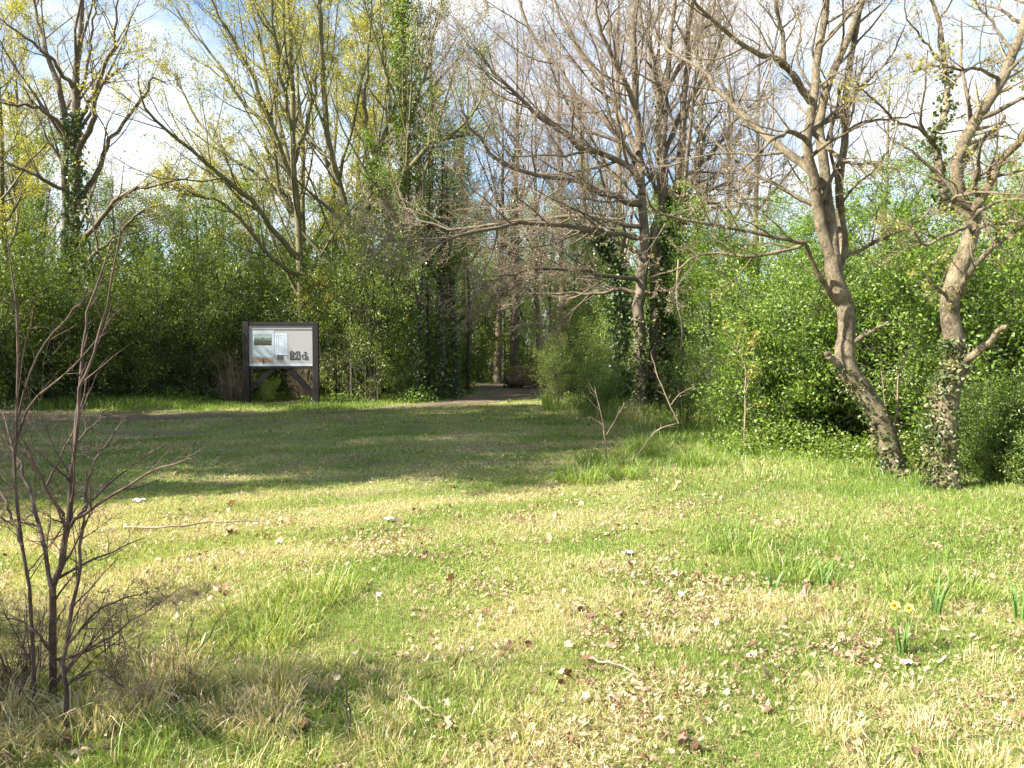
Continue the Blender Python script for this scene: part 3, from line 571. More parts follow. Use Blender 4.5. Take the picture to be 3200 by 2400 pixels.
L2 = [dict(n=8, t0=.2, ang=40, L=.45, k=5, rr=.5, up=.06, wig=.14, s=4), dict(n=6, ang=42, L=.45, rr=.55, up=.04, wig=.17, rmin=.005, k=4, s=3)]
L3 = [dict(n=7, t0=.2, ang=38, L=.45, k=5, rr=.5, up=.10, wig=.12, s=4), dict(n=6, ang=40, L=.45, rr=.5, up=.06, wig=.15, rmin=.005, k=4, s=3), dict(n=4, ang=42, L=.5, rr=.6, rmin=.0045, wig=.18, k=4, s=3)]
BARE = [generic(50 + i, 13, .16, 4.2, L3, 1, .05, .03, B_BROWN, L_BUD, B_TWIG, lsel=.5, forks=4, ivyn=1500 * (i == 1)) for i in range(2)]
YEL = generic(61, 12, .15, 3.6, L3, 9, .065, .07, B_OLIVE, L_YELLOW, B_OLIVE, lsel=.6, forks=4)
GRN = generic(63, 8, .12, 3.0, L2, 26, .075, .13, B_DARK, L_HEDGE, B_BROWN, lsel=1, forks=5, clear=.1)
GRN2 = generic(64, 7, .12, 3.0, L2, 30, .07, .13, B_DARK, L_RIGHT, B_BROWN, lsel=1, forks=5, clear=.08)
POLE = [generic(70 + i, 9, .085, 1.6, L2, 9, .06, .08, B_DARK, L_OLIVE, B_BROWN, ivyn=1500 * (i == 0), lsel=.8, forks=3, clear=.35, ivysel=(0, .5), puff=.1) for i in range(2)]
DENSE = generic(80, 10, .2, 3.7, L2, 38, .12, .20, B_BROWN, L_OLIVE, B_BROWN, forks=6, clear=.12)
def at(dx, Y): return (dx * K - 512) / F * Y, Y
T = [
 (BARE[0], 'bare_tree', 1075, 34, 1.0, .3, 'slim far bare tree with a haze of pinkish twigs, left of the path gap'),
 (BARE[1], 'bare_tree', 1000, 37, 1.05, 2.0, 'tall grey-stemmed bare tree in the far row, above the dark ivy stems'),
 (BARE[0], 'bare_tree', 1165, 31, .86, 4.0, 'straight slender bare tree standing right behind the end of the path'),
 (BARE[1], 'bare_tree', 1260, 36, 1.0, 5.0, 'far bare tree half hidden by the arms of the twin-trunked tree'),
 (BARE[0], 'bare_tree', 1560, 30, 1.0, 1.0, 'bare tree rising behind the bright shrubs between the two large bare trees'),
 (BARE[1], 'bare_tree', 1500, 25, .95, 3.3, 'tall pale bare tree right of the ivy-wrapped trunk, top out of the picture'),
 (BARE[0], 'bare_tree', 2150, 21, .62, 2.2, 'distant bare twiggy tree showing over the green hill at far right'),
 (YEL, 'budding_tree', 20, 25, 1.0, .6, 'yellow-leaved tree at the left edge of the picture'),
 (YEL, 'budding_tree', 560, 31, .62, 3.0, 'small budding tree behind the board, low against the white cloud'),
 (BARE[1], 'bare_tree', 60, 29, .95, 1.2, 'ivy-hung bare tree behind the dark two-trunked tree on the left'),
 (YEL, 'budding_tree', 730, 32, 1.05, 4.4, 'rear yellow-green tree filling the gap between the forked and the fanning tree'),
 (YEL, 'budding_tree', 835, 29, 1.05, 2.4, 'yellow-green tree close behind the ivy column'),
 (BARE[0], 'bare_tree', 930, 30, 1.0, 5.6, 'bare tree immediately right of the ivy column'),
]
T += [(YEL, 'budding_tree', -60, 23, .9, 4.2, 'budding tree whose branches reach in at the top left corner'), (YEL, 'budding_tree', 470, 33, .8, 1.1, 'low budding tree left of the board, against the white cloud'), (YEL, 'budding_tree', 650, 30, 1.15, 2.1, 'yellow-green tree directly behind the fanning tree'),
 (YEL, 'budding_tree', 785, 35, 1.2, 5.1, 'tall yellow-green tree in the far row behind the forked tree'), (YEL, 'budding_tree', 905, 33, 1.1, 3.1, 'olive budding tree in the far row right of the ivy column'),
 (BARE[1], 'bare_tree', 1110, 30, 1.05, 3.6, 'grey bare tree behind the tips of the long arms'), (BARE[0], 'bare_tree', 1215, 33, 1.1, 2.7, 'far pinkish bare tree above the fallen log'),
 (BARE[0], 'bare_tree', 1330, 27, 1.1, 1.7, 'tall bare tree close behind the twin-trunked tree, left side'), (BARE[1], 'bare_tree', 1425, 28, 1.1, .2, 'tall bare tree close behind the twin-trunked tree, right side'),
 (BARE[0], 'bare_tree', 1640, 27, .95, 3.9, 'bare tree behind the long limb of the leaning tree'), (BARE[1], 'bare_tree', 1900, 24, .75, 2.9, 'bare tree low on the skyline between the two near trees'),
 (YEL, 'budding_tree', 90, 32, .9, 2.9, 'budding tree far behind the dark two-trunked tree'), (BARE[1], 'bare_tree', 250, 30, .6, 4.9, 'short bare tree right of the dark two-trunked tree')]
for ms, nm, dx, Y, s, rz, lab in T:
    x, y = at(dx, Y); place(ms, nm, x, y, s, rz, lab)
for dx, Y, s, rz, k, lab in [(905, 23, .85, 0, 0, 'first dark ivy stem right of the ivy column'), (925, 24.5, .95, 1, 1, 'thin dark leaning stem second from the ivy column'), (948, 23.6, .9, 2, 0, 'thick dark ivied stem in the middle of the stems beside the path'),
                             (962, 25, .9, 3, 1, 'dark stem close behind the middle stem beside the path'), (985, 24, .85, 4, 0, 'last dark ivied stem before the path opening'), (1010, 27, .8, 5, 1, 'leaning dark stem at the left lip of the path opening'),
                             (1090, 38, .8, .5, 1, 'thin pole tree seen down the path, left of its middle'), (1120, 36, .8, 2.5, 1, 'thin pole tree seen down the path, right of its middle'), (1190, 29, .75, 1.5, 1, 'thin pole tree forking above the fallen log'),
                             (720, 25, .7, 2.2, 1, 'slim stem just right of the information board'), (830, 25, .75, 3.7, 1, 'slim stem between the forked tree and the ivy column'), (490, 26, .7, 4.7, 1, 'slim stem left of the information board'),
                             (400, 27, .7, 5.7, 1, 'slim stem midway between the board and the dark two-trunked tree'), (250, 26, .7, .9, 1, 'slim stem just right of the dark two-trunked tree'), (345, 22.4, .45, 3.9, 1, 'short slim stem in front of the blue-green hedge'), (440, 23, .5, .2, 1, 'short slim stem left of the board, before the hedge'),
                             (760, 23, .6, 2.9, 1, 'slim stem at the foot of the forked tree, on its left'), (808, 23.2, .62, 4.1, 1, 'slim stem at the foot of the forked tree, on its right'), (850, 24, .7, 5.1, 1, 'slim stem just left of the ivy column'), (100, 22, .5, 1.4, 1, 'short slim stem before the hedge at far left')]:
    x, y = at(dx, Y); place(POLE[k], 'young_tree', x, y, s, rz, lab, group='slim stems along the edge of the wood')
for dx, Y, s, rz, m, lab in [(985, 34, .85, 1, GRN, 'dense dark green tree left of the path opening'), (1130, 43, 1.0, 2, GRN, 'dense green tree closing the view beyond the end of the path'),
                             (1065, 40, .85, 4, GRN, 'green tree deep in the wood, just left of the far end of the path'), (1205, 41, .9, 1, GRN, 'green tree deep in the wood behind the right end of the log'),
                             (1270, 33, .9, 3, GRN, 'green tree behind the fallen log'), (430, 33, .9, 4, GRN, 'rounded green tree behind the hedge left of the board'), (560, 30, .85, 5, GRN, 'green tree top showing above the board'),
                             (330, 31, .8, 0, GRN, 'green tree right of the dark two-trunked tree'), (220, 30, .82, 2.5, GRN, 'green tree behind the dark two-trunked tree'), (60, 28, .95, 3.5, GRN, 'green tree at the left edge behind the hedge'),
                             (700, 33, .85, 1.5, GRN, 'green tree deep behind the forked tree'), (820, 34, .9, 5.5, GRN, 'green tree deep behind the ivy column'), (925, 29, .8, .7, GRN, 'green tree behind the dark ivy stems'),
                             (1540, 17.5, .66, 0, GRN2, 'dark glossy green tree right of the ivy-wrapped trunk'), (1660, 17, .66, 1, GRN2, 'green tree behind the leaning trunk, left side'), (1770, 16, .68, 2, GRN2, 'green tree directly behind the leaning trunk'),
                             (1900, 15.5, .72, 3, GRN2, 'bright green tree between the leaning and the edge tree'), (2030, 15, .76, 4, GRN2, 'tall green tree behind the tree at the right edge'), (2160, 14, .70, 5, GRN2, 'highest green tree in the right corner'), (2290, 13, .68, 2, GRN2, 'green tree cut by the right edge'), (1470, 22, .8, 4.5, GRN2, 'green tree in the shade behind the ivy-wrapped trunk'), (1380, 25, .85, 3.3, GRN2, 'green tree behind the twin-trunked tree')]:
    x, y = at(dx, Y); place(m, 'green_tree', x, y, s, rz, lab, sz=s * (.74 if m is GRN2 else 1))
# trees left of the picture whose shade falls over the clearing
for x, y, s, rz, lab in [(-11.3, 8.0, .85, 0, 'leafy tree left of the clearing, nearest to the camera'), (-12.8, 10.6, 1.1, 1, 'leafy tree left of the clearing, second from the camera'), (-14.2, 13.0, 1.1, 2, 'leafy tree left of the clearing, farthest from the camera'),
                         (-19.5, 7.6, 1.55, 4, 'tall leafy tree in the second row left of the clearing'), (-22.5, 11.2, 1.5, 5, 'tallest leafy tree in the second row left of the clearing'),
                         ]:
    place(DENSE, 'leafy_tree', x, y, s, rz, lab)
place(GRN, 'green_tree', -15.7, 18.6, .92, 1.9, 'green tree just outside the left edge, level with the board')
# ------------------------------------------------------------------ shrubs
def shrub(seed, H, Rd, nst, n1, n2, leafn, leafs, sp, leaf, bark=B_HEDGE, arch=.0, lsel=1., six=False):
    global rng
    keep_ = rng; rng = np.random.default_rng(seed)
    a = rng.uniform(0, 6.283, nst); sp0 = rng.uniform(0, .35, nst) * Rd; P = []
    for i in range(nst):
        b = np.array([sp0[i] * math.cos(a[i]), sp0[i] * math.sin(a[i]), -.05]); o = rng.uniform(.2, 1) * Rd; h = H * rng.uniform(.4, 1.2) * (1 - .35 * (o / Rd) ** 2)
        tip = np.array([o * math.cos(a[i] + rng.normal(0, .3)), o * math.sin(a[i] + rng.normal(0, .3)), h])
        m = b + (tip - b) * .5 + np.array([0, 0, h * (.16 + arch)]); P.append(cr([b, m, tip], 8) + rng.normal(0, .02, (8, 3)))
    P = np.stack(P); Q = rng.uniform(.010, .024, nst)[:, None] * np.linspace(1, .3, 8)[None]
    st = MB(); c = MB(); tubes(st, P, Q, 5)
    A, AR = sprout(P, Q, n1, t0=.0, ang=58, absL=H * .26, k=5, rr=.6, up=.03, wig=.16); tubes(c, A, AR, 3)
    B, BR = sprout(A, AR, n2, t0=.1, ang=48, absL=H * .12, k=4, rr=.6, rmin=.003, up=.02, wig=.18); tubes(c, B, BR, 3)
    ga = rng.uniform(0, 1, len(A)) < lsel; sel = np.repeat(ga, n2) & (rng.uniform(0, 1, len(B)) < .92)
    leaves_on(c, B[sel], leafn, leafs, sp, 1, 0, six=six); leaves_on(c, A[ga], leafn // 2, leafs, sp, 1, .3, six=six)
    ms = [('stems', st.mesh('stems', [bark])), ('foliage', c.mesh('foliage', [bark, leaf]))]; rng = keep_; return ms
SH = [shrub(5, 3.2, 1.9, 28, 10, 7, 14, .066, .09, L_HEDGE, lsel=.62), shrub(6, 3.6, 1.8, 26, 10, 7, 13, .062, .09, L_OLIVE, lsel=.6), shrub(16, 4.6, 1.7, 15, 11, 7, 13, .062, .08, L_SPRING, B_HEDGE, lsel=.55)]
SR = [shrub(7, 2.6, 1.5, 36, 13, 8, 12, .046, .06, L_RIGHT, six=True, lsel=.7), shrub(8, 2.2, 1.5, 34, 13, 8, 11, .043, .06, L_HEDGE, six=True, lsel=.65)]
SDK = shrub(19, 1.8, 1.2, 22, 9, 5, 1, .04, .04, B_SHRUB, B_SHRUB, lsel=.3)
SD = shrub(9, 1.8, 1.2, 30, 10, 6, 1, .04, .04, L_BUD, B_TWIG, lsel=.4)
k_ = 0
def put(ms, dx, Y, s, lab, nm='shrub', grp=None, sz=None):
    global k_
    k_ += 1; x, y = at(dx, Y); return place(ms, nm, x, y, s, k_ * 2.399, lab, 'shrub', grp, sz=sz)
hedge = 'shrubs along the edge of the wood'
left_sh = [(-60, 20, 1.15, 0, 'leafy shrub cut by the left edge of the picture'), (30, 21.5, 1.25, 0, 'dark leafy shrub near the left edge'), (120, 22, 1.2, 0, 'shrub at the foot of the dark two-trunked tree'),
           (205, 23, 1.15, 1, 'shrub right of the foot of the dark two-trunked tree'), (290, 23.5, 1.2, 0, 'green shrub where the verge grass begins'), (370, 24, 1.3, 0, 'tall blue-green shrub left of the board'),
           (440, 24.5, 1.25, 0, 'green shrub third from the board on its left'), (505, 25, 1.2, 1, 'olive shrub touching the board on its left'), (565, 24.6, 1.1, 1, 'olive shrub seen above and below the board panel, left half'),
           (630, 25, 1.15, 1, 'olive shrub behind the right half of the board'), (705, 24.6, 1.1, 1, 'olive shrub just right of the board'), (760, 25.5, 1.15, 1, 'shrub at the foot of the forked tree'),
           (815, 25, 1.05, 0, 'shrub between the forked tree and the ivy column'), (870, 26, 1.1, 1, 'shrub behind the foot of the ivy column'), (930, 27, 1.0, 0, 'shrub among the dark ivy stems'),
           (955, 29, .9, 0, 'shrub left of the path opening'), (1040, 35, 1.1, 0, 'shrub in the wood left of the log'), (1100, 39, 1.2, 0, 'bright shrub beyond the end of the path'), (1165, 37.5, 1.1, 1, 'shrub behind the log'),
           (1262, 34, 1.0, 0, 'shrub over the right end of the log')]
left_sh += [(255, 26, 1.0, 2, 'tall loose yellow-green shrub right of the dark two-trunked tree'), (420, 26.5, 1.0, 2, 'tall loose yellow-green shrub in the middle of the left hedge'), (600, 27, 1.05, 2, 'tall loose yellow-green shrub rising above the board'),
           (740, 27.5, 1.05, 2, 'tall loose yellow-green shrub right of the board'), (850, 28, 1.0, 2, 'tall loose yellow-green shrub beside the ivy column'), (60, 25, 1.0, 2, 'tall loose yellow-green shrub at the left edge'),
           (180, 21.6, .75, 2, 'airy budding shrub in front of the hedge, right of the two-trunked tree'), (330, 22.2, .8, 2, 'airy budding shrub in front of the blue-green hedge'), (432, 23.2, .7, 2, 'airy budding shrub left of the board'),
           (735, 23.4, .7, 2, 'airy budding shrub just beyond the right post of the board'), (800, 22.8, .8, 2, 'airy budding shrub before the forked tree'), (850, 23, .6, 2, 'low airy budding shrub left of the ivy column foot')]
for dx, Y, s, k, lab in left_sh:
    f_ = rng.uniform(.62, 1.38) if Y > 22.7 else 1.; put(SH[k], dx, Y + rng.uniform(0, 1.2) * (Y > 24), s * rng.uniform(.85, 1.08), lab, 'shrub', hedge, sz=s * f_)
for dx, Y, s, k, lab in [(1205, 21.5, .42, 2, 'loose low shrub spilling toward the clearing at the right lip of the path'), (1262, 19.8, .45, 2, 'loose shrub left of the foot of the twin-trunked tree'), (1300, 17.6, .38, 1, 'low loose shrub in front of the thin ivied tree'), (1480, 16.4, .36, 2, 'low loose shrub right of the foot of the ivy-wrapped trunk'), (1560, 14.2, .34, 2, 'low loose shrub behind the bent bramble cane'),
                         (1243, 26, .78, 1, 'arching shrub right of the path mouth'), (1325, 22, .6, 0, 'shrub left of the thin ivied tree'), (1360, 23, .8, 0, 'shrub behind the twin trunks'),
                         (1290, 28, .9, 0, 'taller shrub behind the arching shrub right of the path'), (1570, 18.2, .7, 1, 'shaded shrub right of the ivy-wrapped trunk')]:
    put(SH[k], dx, Y, s, lab, 'shrub', 'shrubs right of the path')
for dx, Y, s, k, lab in [(1600, 15.8, .62, 1, 'low shaded shrub behind the bent bramble cane'), (1690, 14.8, .8, 0, 'leafy shrub in shade, left of the bright ones'), (1705, 13.2, .8, 0, 'bright shrub left of the leaning trunk, rear'),
                         (1700, 12.2, .95, 0, 'bright shrub left of the leaning trunk, front'), (1770, 12.6, 1.1, 0, 'sunlit shrub touching the leaning trunk on its left'), (1880, 12.2, 1.2, 0, 'sunlit shrub right behind the leaning trunk'),
                         (1960, 12.6, 1.25, 0, 'sunlit shrub midway between the two near trunks'), (2050, 12, 1.15, 0, 'shrub behind the edge tree'), (2140, 10.8, 1.05, 1, 'shrub right of the edge tree, behind the bramble'),
                         (2230, 10.2, 1.1, 0, 'shrub cut by the right edge of the picture'), (2120, 9.2, .45, 0, 'low sunlit bush at the foot of the edge tree'), (2210, 8.7, .5, 1, 'low dark bush in the right corner of the thicket')]:
    put(SR[k], dx, Y, s, lab, 'shrub', 'bright shrubs of the right thicket')
put(SD, 500, 22.9, .75, 'low tangle of bare brown stems just left of the board', 'bare_shrub')
put(SDK, 30, 3.6, .24, 'tangle of dry brown twigs around the foot of the leafless shrub', 'bare_shrub')
put(SDK, 235, 3.75, .20, 'dry brown twiggy bush right of the foot of the leafless shrub', 'bare_shrub')
place(SR[1], 'shrub', -3.55, 2.75, .55, .4, 'low leafy shrub just outside the lower left corner', 'shrub')
put(SDK, 380, 3.5, .12, 'smallest tuft of dry twigs, beside the two long green shoots', 'bare_shrub')
put(SD, 660, 23.2, .6, 'low tangle of bare brown stems behind the board braces', 'bare_shrub')
put(SH[0], 578, 22.6, .22, 'small bright bush between the legs of the board', 'shrub')
# far wood and low cover (stuff)
fw = MB()
n = 420; x = rng.uniform(-50, 50, n); y = rng.uniform(44, 62, n); P = np.stack([np.stack([x + rng.normal(0, .3, n) * i, y, np.full(n, -.3 + i * 2.4)], 1) for i in range(5)], 1)
Q = rng.uniform(.05, .16, n)[:, None] * np.linspace(1, .3, 5)[None]; tubes(fw, P, Q, 4)
A, AR = sprout(P, Q, 9, t0=.15, ang=45, absL=2.2, k=5, rr=.5, up=.08); tubes(fw, A, AR, 3); B, BR = sprout(A, AR, 4, absL=1.0, k=4, rr=.5, rmin=.01); tubes(fw, B, BR, 3)
low = B[B[:, 0, 2] < 6.5]; leaves_on(fw, low, 16, .17, .28, 1, 0)
tag(fw.obj('far_wood', [B_BROWN, L_OLIVE]), 'dim green wood filling the distance between the nearer trunks', 'wood', kind='stuff')
gc = MB()
def cover(N, fx, fy, size, hmax, lo=0., hi=1., mask=None):
    x = rng.uniform(*fx, N); y = rng.uniform(*fy, N)
    if mask is not None: k = mask(x, y); x, y = x[k], y[k]
    z = hgt(x, y) + hmax * rng.uniform(0, 1, len(x)) ** 1.6 * np.clip(.6 + .5 * wav(x, y, .5, 60), .1, 1.4)
    leafquads(gc, np.stack([x, y, z], 1), size, 0, np.clip(rng.uniform(0, 1, len(x)) * (hi - lo) + lo, 0, 1), flat=.35, asp=.8)
cover(60000, (-18, 0), (20.8, 27), .07, .35, 0, .8, lambda x, y: (y > 22.1 + .4 * wav(x, y, .9, 61) - .8 * (x < -8)) & (dirt(x, y) < .4))
cover(45000, (1.5, 13), (10.2, 24), .05, .38, 0, .95, lambda x, y: (y > 11.3 + .5 * wav(x, y, .9, 62) + np.clip(6.2 - x, 0, 9) * 1.55) & (dirt(x, y) < .4))
cover(60000, (3.0, 8.5), (8.8, 13), .04, .5, .15, 1., lambda x, y: (y > 9.7 + .35 * wav(x, y, .5, 64) + np.clip(5.0 - x, 0, 9) * .9))
cover(20000, (-4, 9), (27, 42), .1, .5, 0, .8, lambda x, y: dirt(x, y) < .3)
tag(gc.obj('ground_cover', [L_HEDGE]), 'low ivy, nettles and leafy ground cover under the shrubs', 'ground cover', kind='stuff')

# ------------------------------------------------------------------ information board
WOOD = bark_mat('dark_stained_wood', [(.3, (.008, .006, .006)), (.55, (.016, .012, .012)), (.75, (.032, .025, .024))], 9, .25, .12)
PAPER = plain('panel_grey', (.37, .365, .38), .45, .05, 3); PAPB = plain('sheet_pale', (.52, .58, .66), .5, .04, 3); PAPC = plain('sheet_blue', (.42, .49, .55), .5, .04, 3)
TAN = plain('strip_tan', (.34, .21, .165), .6, .12, 10); INK = plain('ink', (.03, .03, .035), .6, .3, 30); RUST = plain('rust_mark', (.20, .04, .03), .7, .3, 30)
CAP = plain('header_strip', (.33, .31, .31), .6, .08, 6)
pm, nt, nn_, ll = new_mat('landscape_print')
tc = nn_.new('ShaderNodeTexCoord'); sx = nn_.new('ShaderNodeSeparateXYZ'); ll.new(tc.outputs['Generated'], sx.inputs[0]); nz = nn_.new('ShaderNodeTexNoise'); nz.inputs['Scale'].default_value = 7; nz.inputs['Detail'].default_value = 6; ll.new(tc.outputs['Generated'], nz.inputs[0])
ma = nn_.new('ShaderNodeMath'); ma.operation = 'MULTIPLY_ADD'; ma.inputs[1].default_value = .9; ll.new(nz.outputs[0], ma.inputs[0]); ll.new(sx.outputs['Z'], ma.inputs[2])
rp = ramp(nn_, [(.45, (.03, .035, .025)), (.95, (.07, .08, .05)), (1.05, (.10, .12, .10)), (1.12, (.36, .42, .42)), (1.3, (.14, .17, .18))]); 
for e_, p_ in zip(rp.color_ramp.elements, (.2, .5, .62, .72, 1.)): e_.position = p_
mb2 = nn_.new('ShaderNodeMath'); mb2.operation = 'MULTIPLY'; mb2.inputs[1].default_value = .62; ll.new(ma.outputs[0], mb2.inputs[0]); ll.new(mb2.outputs[0], rp.inputs[0])
bs = nn_.new('ShaderNodeBsdfPrincipled'); bs.inputs['Roughness'].default_value = .4; ll.new(rp.outputs[0], bs.inputs['Base Color']); oo = nn_.new('ShaderNodeOutputMaterial'); ll.new(bs.outputs[0], oo.inputs[0])
bl = G(609, 874); U = .00179
board = empty('information_board', (bl[0] + .0, bl[1], hgt(bl[0], bl[1])), 'dark wooden information board with a pale grey panel standing at the wood edge', 'information board', rz=R(3))
def bx(cx): return (cx - 827) * U
def bz(cy): return (1490 - cy) * U
def part(name, x0, x1, y0, y1, ya, yb, mat, parent, bev=.0):
    m = MB(); box(m, (bx((x0 + x1) / 2), (ya + yb) / 2, bz((y0 + y1) / 2)), ((x1 - x0) * U, yb - ya, (y1 - y0) * U), bev=bev); return m.obj(name, [mat], parent)
part('post', 272, 360, 243, 1560, -.08, .08, WOOD, board, .008); part('post', 1297, 1383, 255, 1560, -.08, .08, WOOD, board, .008)
part('top_rail', 360.5, 1296.5, 250, 303, -.07, .07, WOOD, board, .006); part('bottom_rail', 360.5, 1296.5, 908, 948, -.06, .06, WOOD, board, .006)
panel = part('panel', 361, 1296, 304, 907, -.045, .02, PAPER, board)
def sub(name, x0, x1, y0, y1, d, mat): return part(name, x0, x1, y0, y1, -.045 - d, -.0455, mat, panel)
sub('header_strip', 362, 1294, 345, 358, .012, CAP); sub('backing_sheet', 400, 735, 365, 772, .003, PAPC); sub('notice_sheet', 742, 928, 418, 742, .004, PAPB)
ph = sub('landscape_photograph', 438, 692, 430, 594, .006, pm); sub('tan_strip', 400, 702, 785, 843, .005, TAN); rm = sub('red_mark', 555, 582, 795, 850, .007, RUST)
sub('lower_sheet', 365, 1292, 872, 903, .003, PAPB)
def strokes(name, lst, mat, d=.006):
    m = MB()
    for (x0, y0, x1, y1, w) in lst:
        a = np.array([bx(x0), bz(y0)]); b = np.array([bx(x1), bz(y1)]); t = (b - a) / (np.linalg.norm(b - a) + 1e-9); nrm = np.array([-t[1], t[0]]) * w * U / 2
        c = [a + nrm, b + nrm, b - nrm, a - nrm]; v = [[p[0], -.045 - d - rng.uniform(0, .0012), p[1]] for p in c] + [[p[0], -.0455, p[1]] for p in c]
        m.add(v, [[0, 1, 2, 3], [0, 4, 5, 1], [1, 5, 6, 2], [2, 6, 7, 3], [3, 7, 4, 0]])
    return m.obj(name, [mat], panel)
r2 = np.random.default_rng(5)
st = [(970, 690, 968, 810, 12), (968, 690, 1000, 685, 12), (1000, 690, 1012, 720, 10), (985, 720, 988, 808, 8), (1012, 700, 1008, 806, 10), (1012, 712, 1042, 730, 9), (1040, 725, 1060, 690, 12), (1060, 690, 1100, 688, 10), (1100, 690, 1108, 806, 12), (970, 808, 1110, 806, 9),
      (1030, 806, 1060, 765, 12), (1060, 765, 1085, 806, 10), (1075, 700, 1070, 760, 7), (1125, 755, 1175, 735, 10), (1175, 735, 1215, 752, 9), (1140, 750, 1150, 800, 10), (1150, 800, 1200, 810, 10), (1170, 705, 1190, 695, 14), (1190, 695, 1212, 720, 12), (1190, 700, 1190, 790, 9),
      (1165, 775, 1190, 795, 8), (1190, 795, 1225, 765, 9), (1222, 765, 1225, 812, 10), (1200, 812, 1225, 812, 9)]
st += [(a, b, a + r2.uniform(-14, 14), b + r2.uniform(-16, 16), 4) for a, b in zip(r2.uniform(975, 1105, 26), r2.uniform(695, 800, 26))]
strokes('ink_drawing', st, INK)
strokes('small_drawing', [(778, 740, 858, 740, 5), (778, 740, 780, 810, 5), (858, 740, 857, 812, 6), (780, 755, 856, 756, 4), (786, 772, 852, 775, 9), (788, 790, 852, 794, 8), (780, 810, 857, 812, 6)], INK)
strokes('printed_lines', [(762, 448, 905, 448, 2.5), (762, 448, 762, 690, 2.5), (905, 448, 905, 690, 2.5), (792, 480, 880, 480, 2.5), (792, 480, 792, 690, 2.5), (880, 480, 880, 690, 2.5), (750, 705, 915, 705, 3)], PAPC)
strokes('red_tail', [(570, 850, 560, 875, 7), (570, 850, 580, 870, 5)], RUST, .007)
def brace(x0, y0, x1, y1, w, yy):
    a = np.array([bx(x0), bz(y0)]); b = np.array([bx(x1), bz(y1)]); t = (b - a) / np.linalg.norm(b - a); nrm = np.array([-t[1], t[0]]) * w * U / 2
    c = [a + nrm, b + nrm, b - nrm, a - nrm]; m = MB(); v = [[p[0], -yy, p[1]] for p in c] + [[p[0], yy, p[1]] for p in c]
    m.add(v, [[0, 1, 2, 3], [7, 6, 5, 4], [0, 4, 5, 1], [1, 5, 6, 2], [2, 6, 7, 3], [3, 7, 4, 0]]); return m.obj('brace', [WOOD], board)
brace(715, 930, 330, 1290, 76, .045); brace(925, 930, 1322, 1360, 76, .045)

# ------------------------------------------------------------------ fallen log
lg = G(1092, 838); e = empty('fallen_log', (lg[0], lg[1], hgt(lg[0], lg[1])), 'thick mossy fallen log lying across the end of the path', 'log', rz=R(-8))
k = 22; ss = 20; P = np.stack([np.linspace(0, 3.9, k), .1 * np.sin(np.linspace(0, 3, k)), .42 + .03 * np.sin(np.linspace(0, 9, k))], 1)[None]
Q = np.interp(np.linspace(0, 1, k), [0, .04, .2, 1], [.30, .37, .36, .24])[None]
LOGB = bark_mat('log_bark', [(.3, (.03, .022, .018)), (.48, (.13, .095, .075)), (.58, (.34, .28, .22)), (.7, (.6, .54, .46))], 7, 1.0, 1)
m = MB(); tubes(m, P, Q, ss, rough=.11); m.obj('bark', [LOGB], e)
m = MB(); c = np.array([0, 0, .42]); a = np.arange(20) / 20 * 6.283; v = [c + [-.02, 0, 0]] + [c + [0.0, .30 * math.cos(q), .30 * math.sin(q)] for q in a]; m.add(v, [[0, i + 1, (i + 1) % 20 + 1] for i in range(20)]); m.obj('cut_end', [plain('log_end', (.10, .06, .035), .9, .3, 20, .4)], e)
MOSS = leaf_mat('moss', [(0, (.16, .13, .02)), (.5, (.34, .28, .04)), (1, (.5, .42, .1))], .2, 0)
m = MB(); n = 9000; t = rng.uniform(0.0, .8, n); a = rng.normal(1.75, .8, n); rr = np.interp(t, np.linspace(0, 1, k), Q[0]) + rng.uniform(0, .03, n)
leafquads(m, np.stack([t * 3.9, rr * np.cos(a), .42 + rr * np.sin(a)], 1), .04, 0); m.obj('moss', [MOSS], e)

# ------------------------------------------------------------------ small bare plants and sticks
def canes(name, Y, spec, label, cat, mat, lv=None, budn=0, n=12, base=None, s=7, leaf=L_BUD, ls=.02, thin=()):
    P, Q = limbs(spec, Y, n, .004); b = np.array(base if base is not None else P[0, 0]) * [1, 1, 0]; b[2] = 0
    e = empty(name, tuple(b), label, cat); Q = Q * (.82 if len(thin) else 1.); st = MB(); tubes(st, P, Q, s, rough=.04); 
    if lv:
        full = [i for i in range(len(P)) if i not in thin]; detail(P[full], Q[full], lv, budn, ls, .004, st, None)
        if thin: detail(P[list(thin)], Q[list(thin)], [dict(n=6, t0=.15, ang=28, L=.22, k=6, rr=.55, up=.05, wig=.10, rmin=.0016, s=4), dict(n=2, ang=35, L=.35, rr=.6, rmin=.0012, k=4, s=3)], 1, ls, .003, st, None)
    st.v = [q - b.astype(np.float32) for q in st.v]; st.obj('stems', [mat, leaf], e)
    return e
